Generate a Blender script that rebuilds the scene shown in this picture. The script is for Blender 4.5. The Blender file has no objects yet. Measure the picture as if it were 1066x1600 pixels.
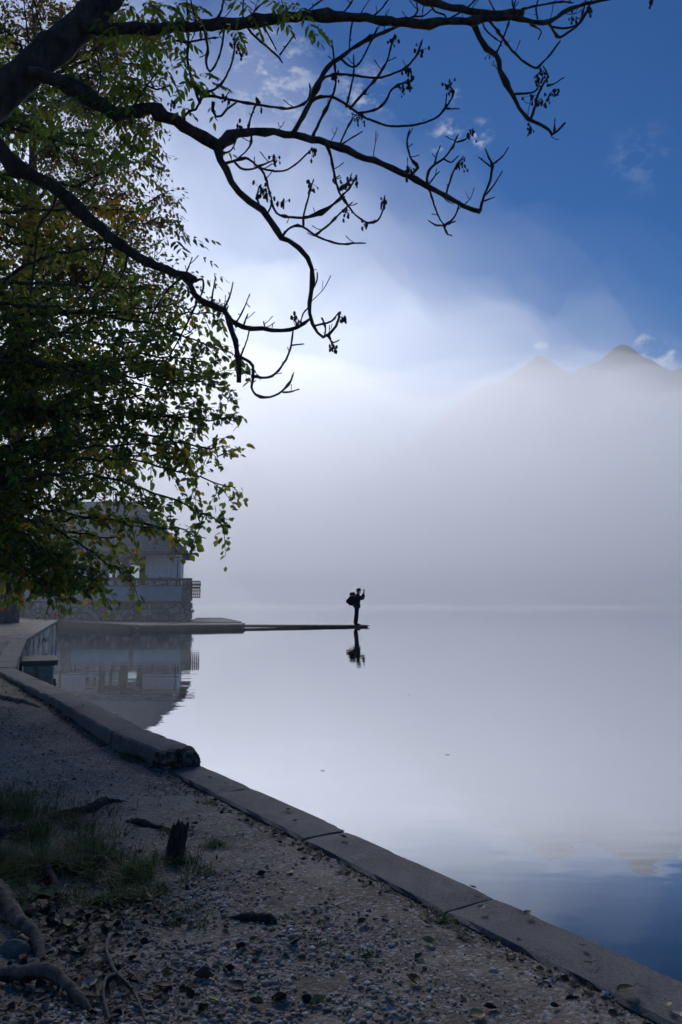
import bpy, math, random
import numpy as np
from mathutils import Vector, Matrix

scene = bpy.context.scene
C = scene.collection
rng = np.random.default_rng(7)
random.seed(7)

# ------------------------------------------------------------------ camera, sky, sun, exposure
H = 1.4
F = 1244.4
PITCH = math.atan(135 / F)
cam_d = bpy.data.cameras.new('camera')
cam_d.sensor_fit = 'VERTICAL'
cam_d.sensor_height = 36.0
cam_d.lens = 28.0
cam_d.clip_start = 0.05
cam_d.clip_end = 6000
cam = bpy.data.objects.new('camera', cam_d)
C.objects.link(cam)
cam.location = (0, 0, H)
cam.rotation_euler = (math.pi / 2 + PITCH, 0, 0)
scene.camera = cam

SUN_AZ, SUN_EL = math.radians(-15), math.radians(30)     # azimuth from +Y, to the left
world = bpy.data.worlds.new('World')
scene.world = world
world.use_nodes = True
wn, wl = world.node_tree.nodes, world.node_tree.links
for n in list(wn):
    wn.remove(n)
sky = wn.new('ShaderNodeTexSky')
sky.sky_type = 'NISHITA'
sky.sun_disc = False
sky.sun_elevation = SUN_EL
sky.sun_rotation = SUN_AZ
sky.air_density = 1.0
sky.dust_density = 0.0
sky.ozone_density = 3.0
SKY_STRENGTH = 0.062
bg = wn.new('ShaderNodeBackground')
bg.inputs['Strength'].default_value = SKY_STRENGTH
wo = wn.new('ShaderNodeOutputWorld')
hs = wn.new('ShaderNodeHueSaturation')
hs.inputs['Hue'].default_value = 0.512
hs.inputs['Saturation'].default_value = 2.3
wl.new(sky.outputs[0], hs.inputs['Color'])
# a few torn scraps of fair-weather cloud high up and behind the peaks
tcw = wn.new('ShaderNodeTexCoord')
nsw = wn.new('ShaderNodeTexNoise'); nsw.inputs['Scale'].default_value = 42; nsw.inputs['Detail'].default_value = 7; nsw.inputs['Roughness'].default_value = 0.62
mpw = wn.new('ShaderNodeMapping'); mpw.inputs['Scale'].default_value = (1, 1, 1.7)
wl.new(tcw.outputs['Generated'], mpw.inputs[0]); wl.new(mpw.outputs[0], nsw.inputs['Vector'])
prev = None
for d_, r_, a_ in (((0.3515, 0.8915, 0.2858), 0.026, 1),
                   ((0.3711, 0.8860, 0.2780), 0.024, 0.9),
                   ((0.3053, 0.9075, 0.2886), 0.013, 0.7),
                   ((0.2384, 0.9239, 0.2993), 0.013, 0.8),
                   ((0.1206, 0.8476, 0.5168), 0.03, 0.6),
                   ((0.1543, 0.8422, 0.5165), 0.022, 0.7),
                   ((-0.0724, 0.8185, 0.5699), 0.085, 0.5),
                   ((0.0228, 0.8310, 0.5557), 0.05, 0.45),
                   ((0.1286, 0.8244, 0.5513), 0.014, 0.6),
                   ((0.3247, 0.8188, 0.4734), 0.05, 0.12),
                   ((-0.6, -0.5, 0.5), 0.3, 0.6), ((0.7, -0.4, 0.6), 0.25, 0.6)):
    dv = Vector(d_).normalized()
    vd = wn.new('ShaderNodeVectorMath'); vd.operation = 'DISTANCE'; vd.inputs[1].default_value = dv
    wl.new(tcw.outputs['Generated'], vd.inputs[0])
    mr = wn.new('ShaderNodeMapRange'); mr.interpolation_type = 'SMOOTHSTEP'
    mr.inputs['From Min'].default_value = r_; mr.inputs['From Max'].default_value = 0; mr.inputs['To Max'].default_value = a_
    wl.new(vd.outputs['Value'], mr.inputs['Value'])
    if prev is None:
        prev = mr.outputs[0]
    else:
        ad = wn.new('ShaderNodeMath'); ad.operation = 'MAXIMUM'
        wl.new(prev, ad.inputs[0]); wl.new(mr.outputs[0], ad.inputs[1]); prev = ad.outputs[0]
sm = wn.new('ShaderNodeMapRange'); sm.interpolation_type = 'SMOOTHSTEP'
sm.inputs['From Min'].default_value = 0.46; sm.inputs['From Max'].default_value = 0.66
wl.new(nsw.outputs['Fac'], sm.inputs['Value'])
ml = wn.new('ShaderNodeMath'); ml.operation = 'MULTIPLY'; ml.use_clamp = True
wl.new(prev, ml.inputs[0]); wl.new(sm.outputs[0], ml.inputs[1])
cm = wn.new('ShaderNodeMix'); cm.data_type = 'RGBA'
wl.new(ml.outputs[0], cm.inputs[0]); wl.new(hs.outputs[0], cm.inputs[6]); cm.inputs[7].default_value = (9.5, 10.2, 11.2, 1)
wl.new(cm.outputs[2], bg.inputs['Color'])
wl.new(bg.outputs[0], wo.inputs['Surface'])

sun_d = bpy.data.lights.new('sun', 'SUN')
sun_d.energy = 2.75
sun_d.angle = math.radians(28)
sun_d.color = (1.0, 0.985, 0.985)
sun = bpy.data.objects.new('sun', sun_d)
C.objects.link(sun)
sd = Vector((math.sin(SUN_AZ) * math.cos(SUN_EL), math.cos(SUN_AZ) * math.cos(SUN_EL), math.sin(SUN_EL)))
sun.rotation_euler = sd.to_track_quat('Z', 'Y').to_euler()
sun.location = (-20, 40, 60)

scene.view_settings.view_transform = 'Standard'
scene.view_settings.look = 'None'
scene.view_settings.exposure = 0.0
scene.view_settings.gamma = 1.0
scene.view_settings.use_curve_mapping = False
scene.render.engine = 'CYCLES'
cy = scene.cycles
cy.use_denoising = True
cy.max_bounces = 14
cy.diffuse_bounces = 3
cy.glossy_bounces = 4
cy.transmission_bounces = 6
cy.transparent_max_bounces = 24
cy.volume_bounces = 8
cy.sample_clamp_indirect = 6


def ray(px, py):
    x = (px - 533) / F
    u = (800 - py) / F
    c, s = math.cos(PITCH), math.sin(PITCH)
    return x, c - s * u, s + c * u


def G(px, py, z=0.0):            # point of the level z seen at a photo pixel
    r = ray(px, py)
    t = (z - H) / r[2]
    return Vector((r[0] * t, r[1] * t, z))


def D(px, py, d):                # point at the distance d (along +Y) seen at a photo pixel
    r = ray(px, py)
    t = d / r[1]
    return Vector((r[0] * t, d, H + r[2] * t))


# ------------------------------------------------------------------ materials
def mat(name):
    m = bpy.data.materials.new(name)
    m.use_nodes = True
    nt = m.node_tree
    return m, nt.nodes, nt.links, nt.nodes['Principled BSDF'], nt.nodes['Material Output']


def volume_mat(name, density, color, g):
    m = bpy.data.materials.new(name)
    m.use_nodes = True
    n, l = m.node_tree.nodes, m.node_tree.links
    for x in list(n):
        n.remove(x)
    v = n.new('ShaderNodeVolumePrincipled')
    v.inputs['Color'].default_value = (*color, 1)
    v.inputs['Density'].default_value = density
    v.inputs['Anisotropy'].default_value = g
    o = n.new('ShaderNodeOutputMaterial')
    l.new(v.outputs[0], o.inputs['Volume'])
    return m


def mesh_obj(name, verts, faces, m=None, parent=None, smooth=False):
    me = bpy.data.meshes.new(name)
    me.from_pydata([tuple(v) for v in verts], [], faces)
    if smooth:
        me.polygons.foreach_set('use_smooth', [True] * len(me.polygons))
    if m:
        me.materials.append(m)
    o = bpy.data.objects.new(name, me)
    C.objects.link(o)
    if parent:
        o.parent = parent
    return o


def structure(o):
    o['kind'] = 'structure'
    return o


# smooth value noise on arrays
_perm = rng.random((256, 256))


def vnoise(x, y):
    x = np.asarray(x, float); y = np.asarray(y, float)
    xi, yi = np.floor(x).astype(int), np.floor(y).astype(int)
    fx, fy = x - xi, y - yi
    fx, fy = fx * fx * (3 - 2 * fx), fy * fy * (3 - 2 * fy)
    a = _perm[xi % 256, yi % 256]; b = _perm[(xi + 1) % 256, yi % 256]
    c = _perm[xi % 256, (yi + 1) % 256]; d = _perm[(xi + 1) % 256, (yi + 1) % 256]
    return (a * (1 - fx) + b * fx) * (1 - fy) + (c * (1 - fx) + d * fx) * fy


def fbm(x, y, o=4):
    s, a, t = 0, 1, 0
    for i in range(o):
        s = s + a * vnoise(np.asarray(x) * 2 ** i + 17 * i, np.asarray(y) * 2 ** i + 31 * i)
        t += a
        a *= 0.5
    return s / t


def grid_faces(nx, ny):
    i, j = np.meshgrid(np.arange(nx - 1), np.arange(ny - 1), indexing='ij')
    a = (i * ny + j).ravel()
    return np.stack([a, a + ny, a + ny + 1, a + 1], 1)


def np_mesh(name, verts, faces, m=None, parent=None, smooth=False, cols=None):
    """verts (n,3), faces (m,k) all the same k"""
    verts = np.asarray(verts, np.float32); faces = np.asarray(faces, np.int32)
    me = bpy.data.meshes.new(name)
    me.vertices.add(len(verts)); me.vertices.foreach_set('co', verts.ravel())
    k = faces.shape[1]
    me.loops.add(faces.size); me.loops.foreach_set('vertex_index', faces.ravel())
    me.polygons.add(len(faces))
    me.polygons.foreach_set('loop_start', np.arange(0, faces.size, k, dtype=np.int32))
    if smooth:
        me.polygons.foreach_set('use_smooth', np.ones(len(faces), bool))
    me.update(calc_edges=True)
    if cols is not None:         # per-vertex tone of the piece itself
        at = me.attributes.new('tone', 'FLOAT', 'POINT')
        at.data.foreach_set('value', np.asarray(cols, np.float32))
    if m:
        me.materials.append(m)
    o = bpy.data.objects.new(name, me)
    C.objects.link(o)
    if parent:
        o.parent = parent
    return o


# ------------------------------------------------------------------ water
mw, n, l, b, out = mat('water')
b.inputs['Base Color'].default_value = (0.010, 0.024, 0.042, 1)
b.inputs['Roughness'].default_value = 0.3
b.inputs['Specular IOR Level'].default_value = 0.0
gl = n.new('ShaderNodeBsdfGlossy'); gl.inputs['Roughness'].default_value = 0.012
gl.inputs['Color'].default_value = (1, 1, 1, 1)
lw = n.new('ShaderNodeLayerWeight'); lw.inputs['Blend'].default_value = 0.5
fc = n.new('ShaderNodeFloatCurve')
cv = fc.mapping.curves[0]
cv.points[0].location = (0, 0.03); cv.points[1].location = (1, 0.985)
for p in ((0.45, 0.06), (0.593, 0.17), (0.66, 0.32), (0.718, 0.57), (0.79, 0.83), (0.9, 0.94)):
    cv.points.new(*p)
fc.mapping.update()
l.new(lw.outputs['Facing'], fc.inputs['Value'])
mx = n.new('ShaderNodeMixShader')
l.new(fc.outputs[0], mx.inputs[0]); l.new(b.outputs[0], mx.inputs[1]); l.new(gl.outputs[0], mx.inputs[2])
l.new(mx.outputs[0], out.inputs['Surface'])
tc = n.new('ShaderNodeTexCoord')
mp = n.new('ShaderNodeMapping'); mp.inputs['Scale'].default_value = (0.5, 1.2, 1)
nz = n.new('ShaderNodeTexNoise'); nz.inputs['Scale'].default_value = 1.6; nz.inputs['Detail'].default_value = 3
bp = n.new('ShaderNodeBump'); bp.inputs['Strength'].default_value = 0.14; bp.inputs['Distance'].default_value = 0.02
l.new(tc.outputs['Object'], mp.inputs[0]); l.new(mp.outputs[0], nz.inputs['Vector'])
sy = n.new('ShaderNodeSeparateXYZ'); l.new(tc.outputs['Object'], sy.inputs[0])
calm = n.new('ShaderNodeMapRange'); calm.inputs['From Min'].default_value = 26; calm.inputs['From Max'].default_value = 70      # the open water under the fog lies dead calm
calm.inputs['To Min'].default_value = 0.14; calm.inputs['To Max'].default_value = 0.0
l.new(sy.outputs['Y'], calm.inputs['Value']); l.new(calm.outputs[0], bp.inputs['Strength'])
l.new(nz.outputs['Fac'], bp.inputs['Height']); l.new(bp.outputs[0], gl.inputs['Normal'])
water = structure(mesh_obj('lake_water', [(-900, -150, 0), (900, -150, 0), (900, 1000, 0), (-900, 1000, 0)], [(0, 1, 2, 3)], mw))

# ------------------------------------------------------------------ mountains beyond the fog
mm, n, l, b, out = mat('rock_and_forest')
b.inputs['Base Color'].default_value = (0.020, 0.030, 0.048, 1)
b.inputs['Roughness'].default_value = 0.9
MY = 720.0
xs = np.linspace(-420, 620, 160); ys = np.linspace(MY - 130, MY + 130, 50)
X, Y = np.meshgrid(xs, ys, indexing='ij')
prof = np.zeros_like(xs)
for px, py, w in ((972, 534, 95), (840, 549, 60), (1090, 556, 70), (640, 700, 120), (380, 720, 160), (1200, 535, 120)):
    p = D(px, py, MY)
    ww = w * MY / F
    prof = np.maximum(prof, p.z - 0.70 * np.sqrt((xs - p.x) ** 2 + (ww * 0.07) ** 2) + 0.70 * ww * 0.07)
ridge = np.clip(1 - np.abs(Y - MY) / 130, 0, 1)
Z = prof[:, None] * (0.15 + 0.85 * ridge) + (fbm(X / 40, Y / 40, 5) - 0.5) * 18 * (0.4 + ridge) + (fbm(X / 9, Y / 9, 3) - .5) * 5
Z = np.where((np.abs(Y - MY) > 128), 0.3, np.maximum(Z, 0.3))
mountain = structure(np_mesh('mountain_ridge', np.stack([X.ravel(), Y.ravel(), Z.ravel()], 1), grid_faces(160, 50), mm, smooth=True))

# ------------------------------------------------------------------ air: thin haze, fog bank on the lake, rising mist
def box(name, lo, hi, m):
    x0, y0, z0 = lo; x1, y1, z1 = hi
    v = [(x0, y0, z0), (x1, y0, z0), (x1, y1, z0), (x0, y1, z0), (x0, y0, z1), (x1, y0, z1), (x1, y1, z1), (x0, y1, z1)]
    return mesh_obj(name, v, [(3, 2, 1, 0), (4, 5, 6, 7), (0, 1, 5, 4), (1, 2, 6, 5), (2, 3, 7, 6), (3, 0, 4, 7)], m)


haze = box('haze', (-1000, -200, -1.0), (1000, 1100, 270), volume_mat('haze_air', 0.00012, (0.93, 0.95, 1.0), 0.45))
haze['kind'] = 'stuff'


def fog_heap(name, x0, x1, y0, y1, top, nx, ny, m, seed, lump, lo=0.06, dome=0.75):
    """closed heap of fog: flat bottom just above the water, rolling top"""
    xs = np.linspace(x0, x1, nx); ys = np.linspace(y0, y1, ny)
    X, Y = np.meshgrid(xs, ys, indexing='ij')
    u = (X - x0) / (x1 - x0); v = (Y - y0) / (y1 - y0)
    e = np.clip(np.minimum(u, 1 - u) * 10, 0, 1)
    edge = np.sqrt(1 - (1 - e) ** 2) * np.sin(np.pi * np.clip(v, 0, 1)) ** dome
    h = top(X, Y)
    T = h * edge * (1 + lump * (fbm(X / 30 + seed, Y / 30 + seed, 5) - 0.5) * 2)
    T = np.maximum(T, lo + 0.02)
    nV = nx * ny
    V = np.concatenate([np.stack([X.ravel(), Y.ravel(), T.ravel()], 1), np.stack([X.ravel(), Y.ravel(), np.full(nV, lo)], 1)])
    f = grid_faces(nx, ny)
    fb = f[:, ::-1] + nV
    ring = [i * ny for i in range(nx)] + [(nx - 1) * ny + j for j in range(1, ny)] + [i * ny + ny - 1 for i in range(nx - 2, -1, -1)] + [j for j in range(ny - 2, 0, -1)]
    r = np.array(ring); r2 = np.roll(r, -1)
    side = np.stack([r, r + nV, r2 + nV, r2], 1)
    o = np_mesh(name, V, np.concatenate([f, fb, side]), m, smooth=False)
    o['kind'] = 'stuff'
    return o


def bank_top(X, Y):
    return 58.3 + 0.035 * np.clip(60 - X, -60, 300) + 3 / (1 + np.exp((X - 40) / 6)) + 3.0 / (1 + np.exp((40 - X) / 6))


fog_bank = fog_heap('fog_bank', -620, 640, 100, 300, lambda X, Y: bank_top(X, Y) * 0.93, 160, 60,
                    volume_mat('fog_air', 0.0112, (0.955, 0.962, 0.978), 0.70), 3.3, 0.28)
thin_air = volume_mat('thin_fog_air', 0.0055, (0.96, 0.966, 0.98), 0.70)
fog_bank2 = fog_heap('fog_bank', -600, 630, 104, 312, lambda X, Y: bank_top(X, Y) * 1.03, 200, 70, thin_air, 12.9, 0.62, lo=0.3)
low_mist = fog_heap('lake_mist', -500, 520, 46, 318, lambda X, Y: 6.5 + 0 * X, 120, 50, volume_mat('lake_mist_air', 0.0040, (0.985, 0.988, 1.0), 0.66), 27.1, 0.7, lo=0.36, dome=0.6)
mist_air = volume_mat('mist_air', 0.0013, (0.975, 0.98, 1.0), 0.6)
for k, (x1, hh, xc, w, y0, y1) in enumerate(((120, 165, -42, 22, 92, 290), (190, 160, -20, 32, 100, 310), (260, 140, 8, 42, 96, 300),
                                             (330, 95, 34, 48, 104, 296), (300, 32, 60, 50, 110, 290))):
    mist = fog_heap('rising_mist', -470 + 12 * k, x1, y0, y1, lambda X, Y: 45 + (hh - 10) / (1 + np.exp((X - xc) / w)), 100, 50,
                    mist_air, 8.1 + 5.7 * k, 0.55, lo=0.09 + 0.03 * k, dome=1.0)
fog_behind = fog_heap('fog_bank', -620, 640, -195, -60, lambda X, Y: 45 + 0 * X, 100, 30, volume_mat('fog_air_behind', 0.018, (0.98, 0.983, 1.0), 0.4), 6.6, 0.3)  # unseen fog carried on behind the camera, added to make ambient light less blue
shore_mist = fog_heap('rising_mist', -90, 14, 20, 70, lambda X, Y: 11 / (1 + np.exp((X + 8) / 1.8)), 90, 40, volume_mat('shore_mist_air', 0.0058, (0.975, 0.98, 1.0), 0.6), 2.2, 0.5, lo=0.13, dome=1.0)
# ------------------------------------------------------------------ more helpers
def empty(name, loc=(0, 0, 0)):
    o = bpy.data.objects.new(name, None)
    o.empty_display_size = 0.2
    o.location = loc
    C.objects.link(o)
    return o


def tag(o, label, cat, group=None):
    o['label'] = label
    o['category'] = cat
    if group:
        o['group'] = group
    return o


def child(o, parent):            # keeps world placement: every parent here is only translated
    o.parent = parent
    o.matrix_parent_inverse = Matrix.Translation(-parent.location)
    return o


class MB:
    def __init__(self):
        self.v, self.f = [], []

    def add(self, v, f):
        k = len(self.v)
        self.v += [tuple(p) for p in v]
        self.f += [tuple(i + k for i in q) for q in f]

    def box(self, lo, hi, j=0.0):
        x0, y0, z0 = lo; x1, y1, z1 = hi
        p = [(x0, y0, z0), (x1, y0, z0), (x1, y1, z0), (x0, y1, z0), (x0, y0, z1), (x1, y0, z1), (x1, y1, z1), (x0, y1, z1)]
        if j:
            p = [tuple(c + random.uniform(-j, j) for c in q) for q in p]
        self.add(p, [(3, 2, 1, 0), (4, 5, 6, 7), (0, 1, 5, 4), (1, 2, 6, 5), (2, 3, 7, 6), (3, 0, 4, 7)])

    def tube(self, pts, rad, sides=8, rough=0.0):
        pts = [Vector(p) for p in pts]
        n = len(pts)
        T = [(pts[min(i + 1, n - 1)] - pts[max(i - 1, 0)]).normalized() for i in range(n)]
        a = T[0].orthogonal().normalized()
        V = []
        for i in range(n):
            a = (a - T[i] * a.dot(T[i]))
            a = a.normalized() if a.length > 1e-6 else T[i].orthogonal().normalized()
            b_ = T[i].cross(a)
            for k in range(sides):
                t = 2 * math.pi * k / sides
                r = rad[i] * (1 + rough * random.uniform(-1, 1))
                V.append(pts[i] + (a * math.cos(t) + b_ * math.sin(t)) * r)
        Fc = []
        for i in range(n - 1):
            for k in range(sides):
                k2 = (k + 1) % sides
                Fc.append((i * sides + k, i * sides + k2, (i + 1) * sides + k2, (i + 1) * sides + k))
        Fc.append(tuple(range(sides - 1, -1, -1)))
        Fc.append(tuple((n - 1) * sides + k for k in range(sides)))
        self.add(V, Fc)

    def blob(self, c, r, sub=None, j=0.15, sc=(1, 1, 1)):
        V = [Vector(v) for v in ICO_V]
        self.add([Vector(c) + Vector((v.x * sc[0], v.y * sc[1], v.z * sc[2])) * r * (1 + random.uniform(-j, j)) for v in V], ICO_F)

    def build(self, name, m, parent=None, smooth=False):
        o = mesh_obj(name, self.v, self.f, m, None, smooth)
        if parent is not None:
            child(o, parent)
        return o


_t = (1 + 5 ** .5) / 2
ICO_V = [Vector(v).normalized() for v in ((-1, _t, 0), (1, _t, 0), (-1, -_t, 0), (1, -_t, 0), (0, -1, _t), (0, 1, _t), (0, -1, -_t), (0, 1, -_t), (_t, 0, -1), (_t, 0, 1), (-_t, 0, -1), (-_t, 0, 1))]
ICO_F = [(0, 11, 5), (0, 5, 1), (0, 1, 7), (0, 7, 10), (0, 10, 11), (1, 5, 9), (5, 11, 4), (11, 10, 2), (10, 7, 6), (7, 1, 8), (3, 9, 4), (3, 4, 2), (3, 2, 6), (3, 6, 8), (3, 8, 9), (4, 9, 5), (2, 4, 11), (6, 2, 10), (8, 6, 7), (9, 8, 1)]


def catmull(P, R, step):
    """points (Vectors) and radii resampled along a smooth curve"""
    P = [Vector(p) for p in P]
    outp, outr = [], []
    for i in range(len(P) - 1):
        p0, p1, p2, p3 = P[max(i - 1, 0)], P[i], P[i + 1], P[min(i + 2, len(P) - 1)]
        k = max(1, int((p2 - p1).length / step))
        for q in range(k):
            t = q / k
            outp.append(0.5 * ((2 * p1) + (p2 - p0) * t + (2 * p0 - 5 * p1 + 4 * p2 - p3) * t * t + (3 * p1 - p0 - 3 * p2 + p3) * t ** 3))
            outr.append(R[i] + (R[i + 1] - R[i]) * t)
    outp.append(P[-1]); outr.append(R[-1])
    return outp, outr


def noise_mat(name, c0, c1, scale, rough=0.85, bump=0.3, bscale=None, dist=0.01, detail=6, lo=0.35, hi=0.68, stretch=(1, 1, 1), spec=0.3):
    m, n, l, b, out = mat(name)
    tc = n.new('ShaderNodeTexCoord')
    mp = n.new('ShaderNodeMapping'); mp.inputs['Scale'].default_value = stretch
    l.new(tc.outputs['Object'], mp.inputs[0])
    a = n.new('ShaderNodeTexNoise'); a.inputs['Scale'].default_value = scale; a.inputs['Detail'].default_value = detail; a.inputs['Roughness'].default_value = 0.65
    l.new(mp.outputs[0], a.inputs['Vector'])
    r = n.new('ShaderNodeMapRange'); r.inputs['From Min'].default_value = lo; r.inputs['From Max'].default_value = hi
    l.new(a.outputs['Fac'], r.inputs['Value'])
    mx = n.new('ShaderNodeMix'); mx.data_type = 'RGBA'
    mx.inputs[6].default_value = (*c0, 1); mx.inputs[7].default_value = (*c1, 1)
    l.new(r.outputs[0], mx.inputs[0]); l.new(mx.outputs[2], b.inputs['Base Color'])
    b.inputs['Roughness'].default_value = rough
    b.inputs['Specular IOR Level'].default_value = spec
    if bump:
        c = n.new('ShaderNodeTexNoise'); c.inputs['Scale'].default_value = bscale or scale * 3; c.inputs['Detail'].default_value = 5
        l.new(mp.outputs[0], c.inputs['Vector'])
        bp = n.new('ShaderNodeBump'); bp.inputs['Strength'].default_value = bump; bp.inputs['Distance'].default_value = dist
        l.new(c.outputs['Fac'], bp.inputs['Height']); l.new(bp.outputs[0], b.inputs['Normal'])
    return m


def tone_mat(name, stops, rough=0.6, translucent=0.0, gain=1.6, spec=0.3):
    """colour taken from each piece's own tone attribute"""
    m, n, l, b, out = mat(name)
    at = n.new('ShaderNodeAttribute'); at.attribute_name = 'tone'
    cr = n.new('ShaderNodeValToRGB')
    e = cr.color_ramp.elements
    while len(e) < len(stops):
        e.new(0.5)
    for k, (p, c) in enumerate(stops):
        e[k].position = p; e[k].color = (*c, 1)
    l.new(at.outputs['Fac'], cr.inputs[0]); l.new(cr.outputs[0], b.inputs['Base Color'])
    b.inputs['Roughness'].default_value = rough
    b.inputs['Specular IOR Level'].default_value = spec
    if translucent:
        tr = n.new('ShaderNodeBsdfTranslucent')
        g = n.new('ShaderNodeMix'); g.data_type = 'RGBA'; g.blend_type = 'MULTIPLY'; g.inputs[0].default_value = 1
        g.inputs[7].default_value = (gain, gain * 0.95, gain * 0.45, 1)
        l.new(cr.outputs[0], g.inputs[6]); l.new(g.outputs[2], tr.inputs['Color'])
        mx = n.new('ShaderNodeMixShader'); mx.inputs[0].default_value = translucent
        l.new(b.outputs[0], mx.inputs[1]); l.new(tr.outputs[0], mx.inputs[2]); l.new(mx.outputs[0], out.inputs['Surface'])
    return m


def plain(name, c, rough=0.6, spec=0.4):
    return noise_mat(name, tuple(v * 0.8 for v in c), tuple(min(1, v * 1.15) for v in c), 6, rough, 0.12, 40, 0.004, spec=spec)


def concrete_mat():
    m, n, l, b, out = mat('weathered_concrete')
    tc = n.new('ShaderNodeTexCoord')
    def nz(sc, det, lo, hi):
        a = n.new('ShaderNodeTexNoise'); a.inputs['Scale'].default_value = sc; a.inputs['Detail'].default_value = det; a.inputs['Roughness'].default_value = .7
        l.new(tc.outputs['Object'], a.inputs['Vector'])
        r = n.new('ShaderNodeMapRange'); r.inputs['From Min'].default_value = lo; r.inputs['From Max'].default_value = hi
        l.new(a.outputs['Fac'], r.inputs['Value'])
        return r.outputs[0], a
    def mix(f, c0, c1):
        x = n.new('ShaderNodeMix'); x.data_type = 'RGBA'; l.new(f, x.inputs[0])
        for k, c in ((6, c0), (7, c1)):
            if isinstance(c, tuple):
                x.inputs[k].default_value = (*c, 1)
            else:
                l.new(c, x.inputs[k])
        return x.outputs[2]
    f1, _ = nz(2.3, 8, .38, .62); f2, a2 = nz(90, 4, .42, .62); f3, _ = nz(3.1, 3, .62, .70); f4, _ = nz(6, 6, .60, .68)
    c = mix(f1, (.075, .068, .062), (.155, .145, .135))
    c = mix(f2, c, (.19, .18, .17))
    half = n.new('ShaderNodeMath'); half.operation = 'MULTIPLY'; half.inputs[1].default_value = .55; l.new(f3, half.inputs[0])
    c = mix(half.outputs[0], c, (.27, .26, .25))
    h2 = n.new('ShaderNodeMath'); h2.operation = 'MULTIPLY'; h2.inputs[1].default_value = .7; l.new(f4, h2.inputs[0])
    c = mix(h2.outputs[0], c, (.045, .040, .034))
    l.new(c, b.inputs['Base Color']); b.inputs['Roughness'].default_value = .82; b.inputs['Specular IOR Level'].default_value = .25
    bp = n.new('ShaderNodeBump'); bp.inputs['Strength'].default_value = .7; bp.inputs['Distance'].default_value = .006
    l.new(a2.outputs['Fac'], bp.inputs['Height']); l.new(bp.outputs[0], b.inputs['Normal'])
    return m


CONCRETE = concrete_mat()
STONE = noise_mat('grey_limestone', (0.16, 0.155, 0.145), (0.33, 0.32, 0.30), 4, 0.85, 0.6, 18, 0.02)
STONE_PALE = noise_mat('pale_limestone', (0.24, 0.23, 0.21), (0.44, 0.43, 0.40), 5, 0.85, 0.6, 18, 0.02)
STONE_DARK = noise_mat('dark_limestone', (0.09, 0.088, 0.085), (0.2, 0.195, 0.185), 5, 0.85, 0.6, 18, 0.02)
MORTAR = noise_mat('old_mortar', (0.05, 0.05, 0.048), (0.10, 0.098, 0.092), 8, 0.9, 0.5, 30, 0.01)
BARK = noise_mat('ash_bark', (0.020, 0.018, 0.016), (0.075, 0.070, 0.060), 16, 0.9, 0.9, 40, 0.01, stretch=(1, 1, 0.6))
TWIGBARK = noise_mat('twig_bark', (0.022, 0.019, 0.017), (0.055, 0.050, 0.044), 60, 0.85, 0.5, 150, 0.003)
ROOTBARK = noise_mat('root_bark', (0.06, 0.045, 0.034), (0.21, 0.17, 0.135), 20, 0.9, 0.9, 60, 0.008)
ROTWOOD = noise_mat('rotten_wood', (0.018, 0.015, 0.013), (0.075, 0.062, 0.050), 14, 0.9, 0.9, 40, 0.012, stretch=(3, 3, 0.3))
GREYBARK = noise_mat('smooth_grey_bark', (0.09, 0.08, 0.075), (0.24, 0.21, 0.20), 5, 0.85, 0.5, 20, 0.01, stretch=(1, 1, 0.35))
BROWNWOOD = noise_mat('brown_timber', (0.045, 0.030, 0.022), (0.085, 0.06, 0.045), 8, 0.7, 0.3, 40, 0.004, stretch=(1, 1, 4))
GREYWOOD = noise_mat('weathered_boards', (0.06, 0.058, 0.056), (0.14, 0.135, 0.13), 7, 0.8, 0.4, 40, 0.004, stretch=(1, 5, 1))
WHITEWALL = plain('white_render', (0.74, 0.75, 0.78), 0.8, 0.2)
ROOFING = noise_mat('slate_shingles', (0.085, 0.095, 0.11), (0.17, 0.18, 0.20), 2.5, 0.6, 0.5, 9, 0.03, stretch=(1, 1, 4))
BLUEPANEL = noise_mat('pale_blue_paint', (0.22, 0.33, 0.38), (0.33, 0.45, 0.50), 2.0, 0.6, 0.2, 20, 0.004)
DARKCLOTH = plain('dark_cloth', (0.014, 0.015, 0.020), 0.9, 0.1)
DARKCLOTH2 = plain('black_trousers', (0.011, 0.012, 0.016), 0.9, 0.1)
SKINM = plain('skin', (0.25, 0.16, 0.12), 0.6)
HAIRM = plain('dark_hair', (0.012, 0.010, 0.009), 0.7)
PHONEM = plain('black_plastic', (0.012, 0.012, 0.014), 0.3)
METAL = plain('dark_painted_metal', (0.05, 0.055, 0.06), 0.5)

# ------------------------------------------------------------------ shoreline
NEAR_Z = 0.22
Ka = G(1066, 1525, NEAR_Z); Kb = G(312, 1193, NEAR_Z)
kd = (Kb - Ka).normalized()                       # along the near kerb, away from the camera
K_start = Ka - kd * 9.0
Ra = G(303, 1166, 0.34); Rb = G(225, 1137, 0.37); Rc = G(120, 1085, 0.42); Rd = Vector((-4.33, 10.66, 0.50))
We = Vector((-6.35, 16.2, 0.60)); Wf = Vector((-9.6, 27.2, 0.68))
KW = 0.27


def leftn(a, b_):
    d = (b_ - a).normalized()
    return Vector((-d.y, d.x, 0)).normalized()


inner = [(K_start + leftn(K_start, Kb) * KW), (Kb + leftn(Ka, Kb) * KW)]
for a_, b_, p_ in ((Ra, Rb, Ra), (Ra, Rc, Rb), (Rb, Rd, Rc), (Rc, We, Rd), (Rd, Wf, We), (We, Wf, Wf)):
    inner.append(p_ + leftn(a_, b_) * KW)
inner_y = np.array([p.y for p in inner] + [33.0, 44.0, 70.0]); inner_x = np.array([p.x for p in inner] + [-13.6, -17.2, -18.0])
o_ = np.argsort(inner_y); inner_y, inner_x = inner_y[o_], inner_x[o_]


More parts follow.
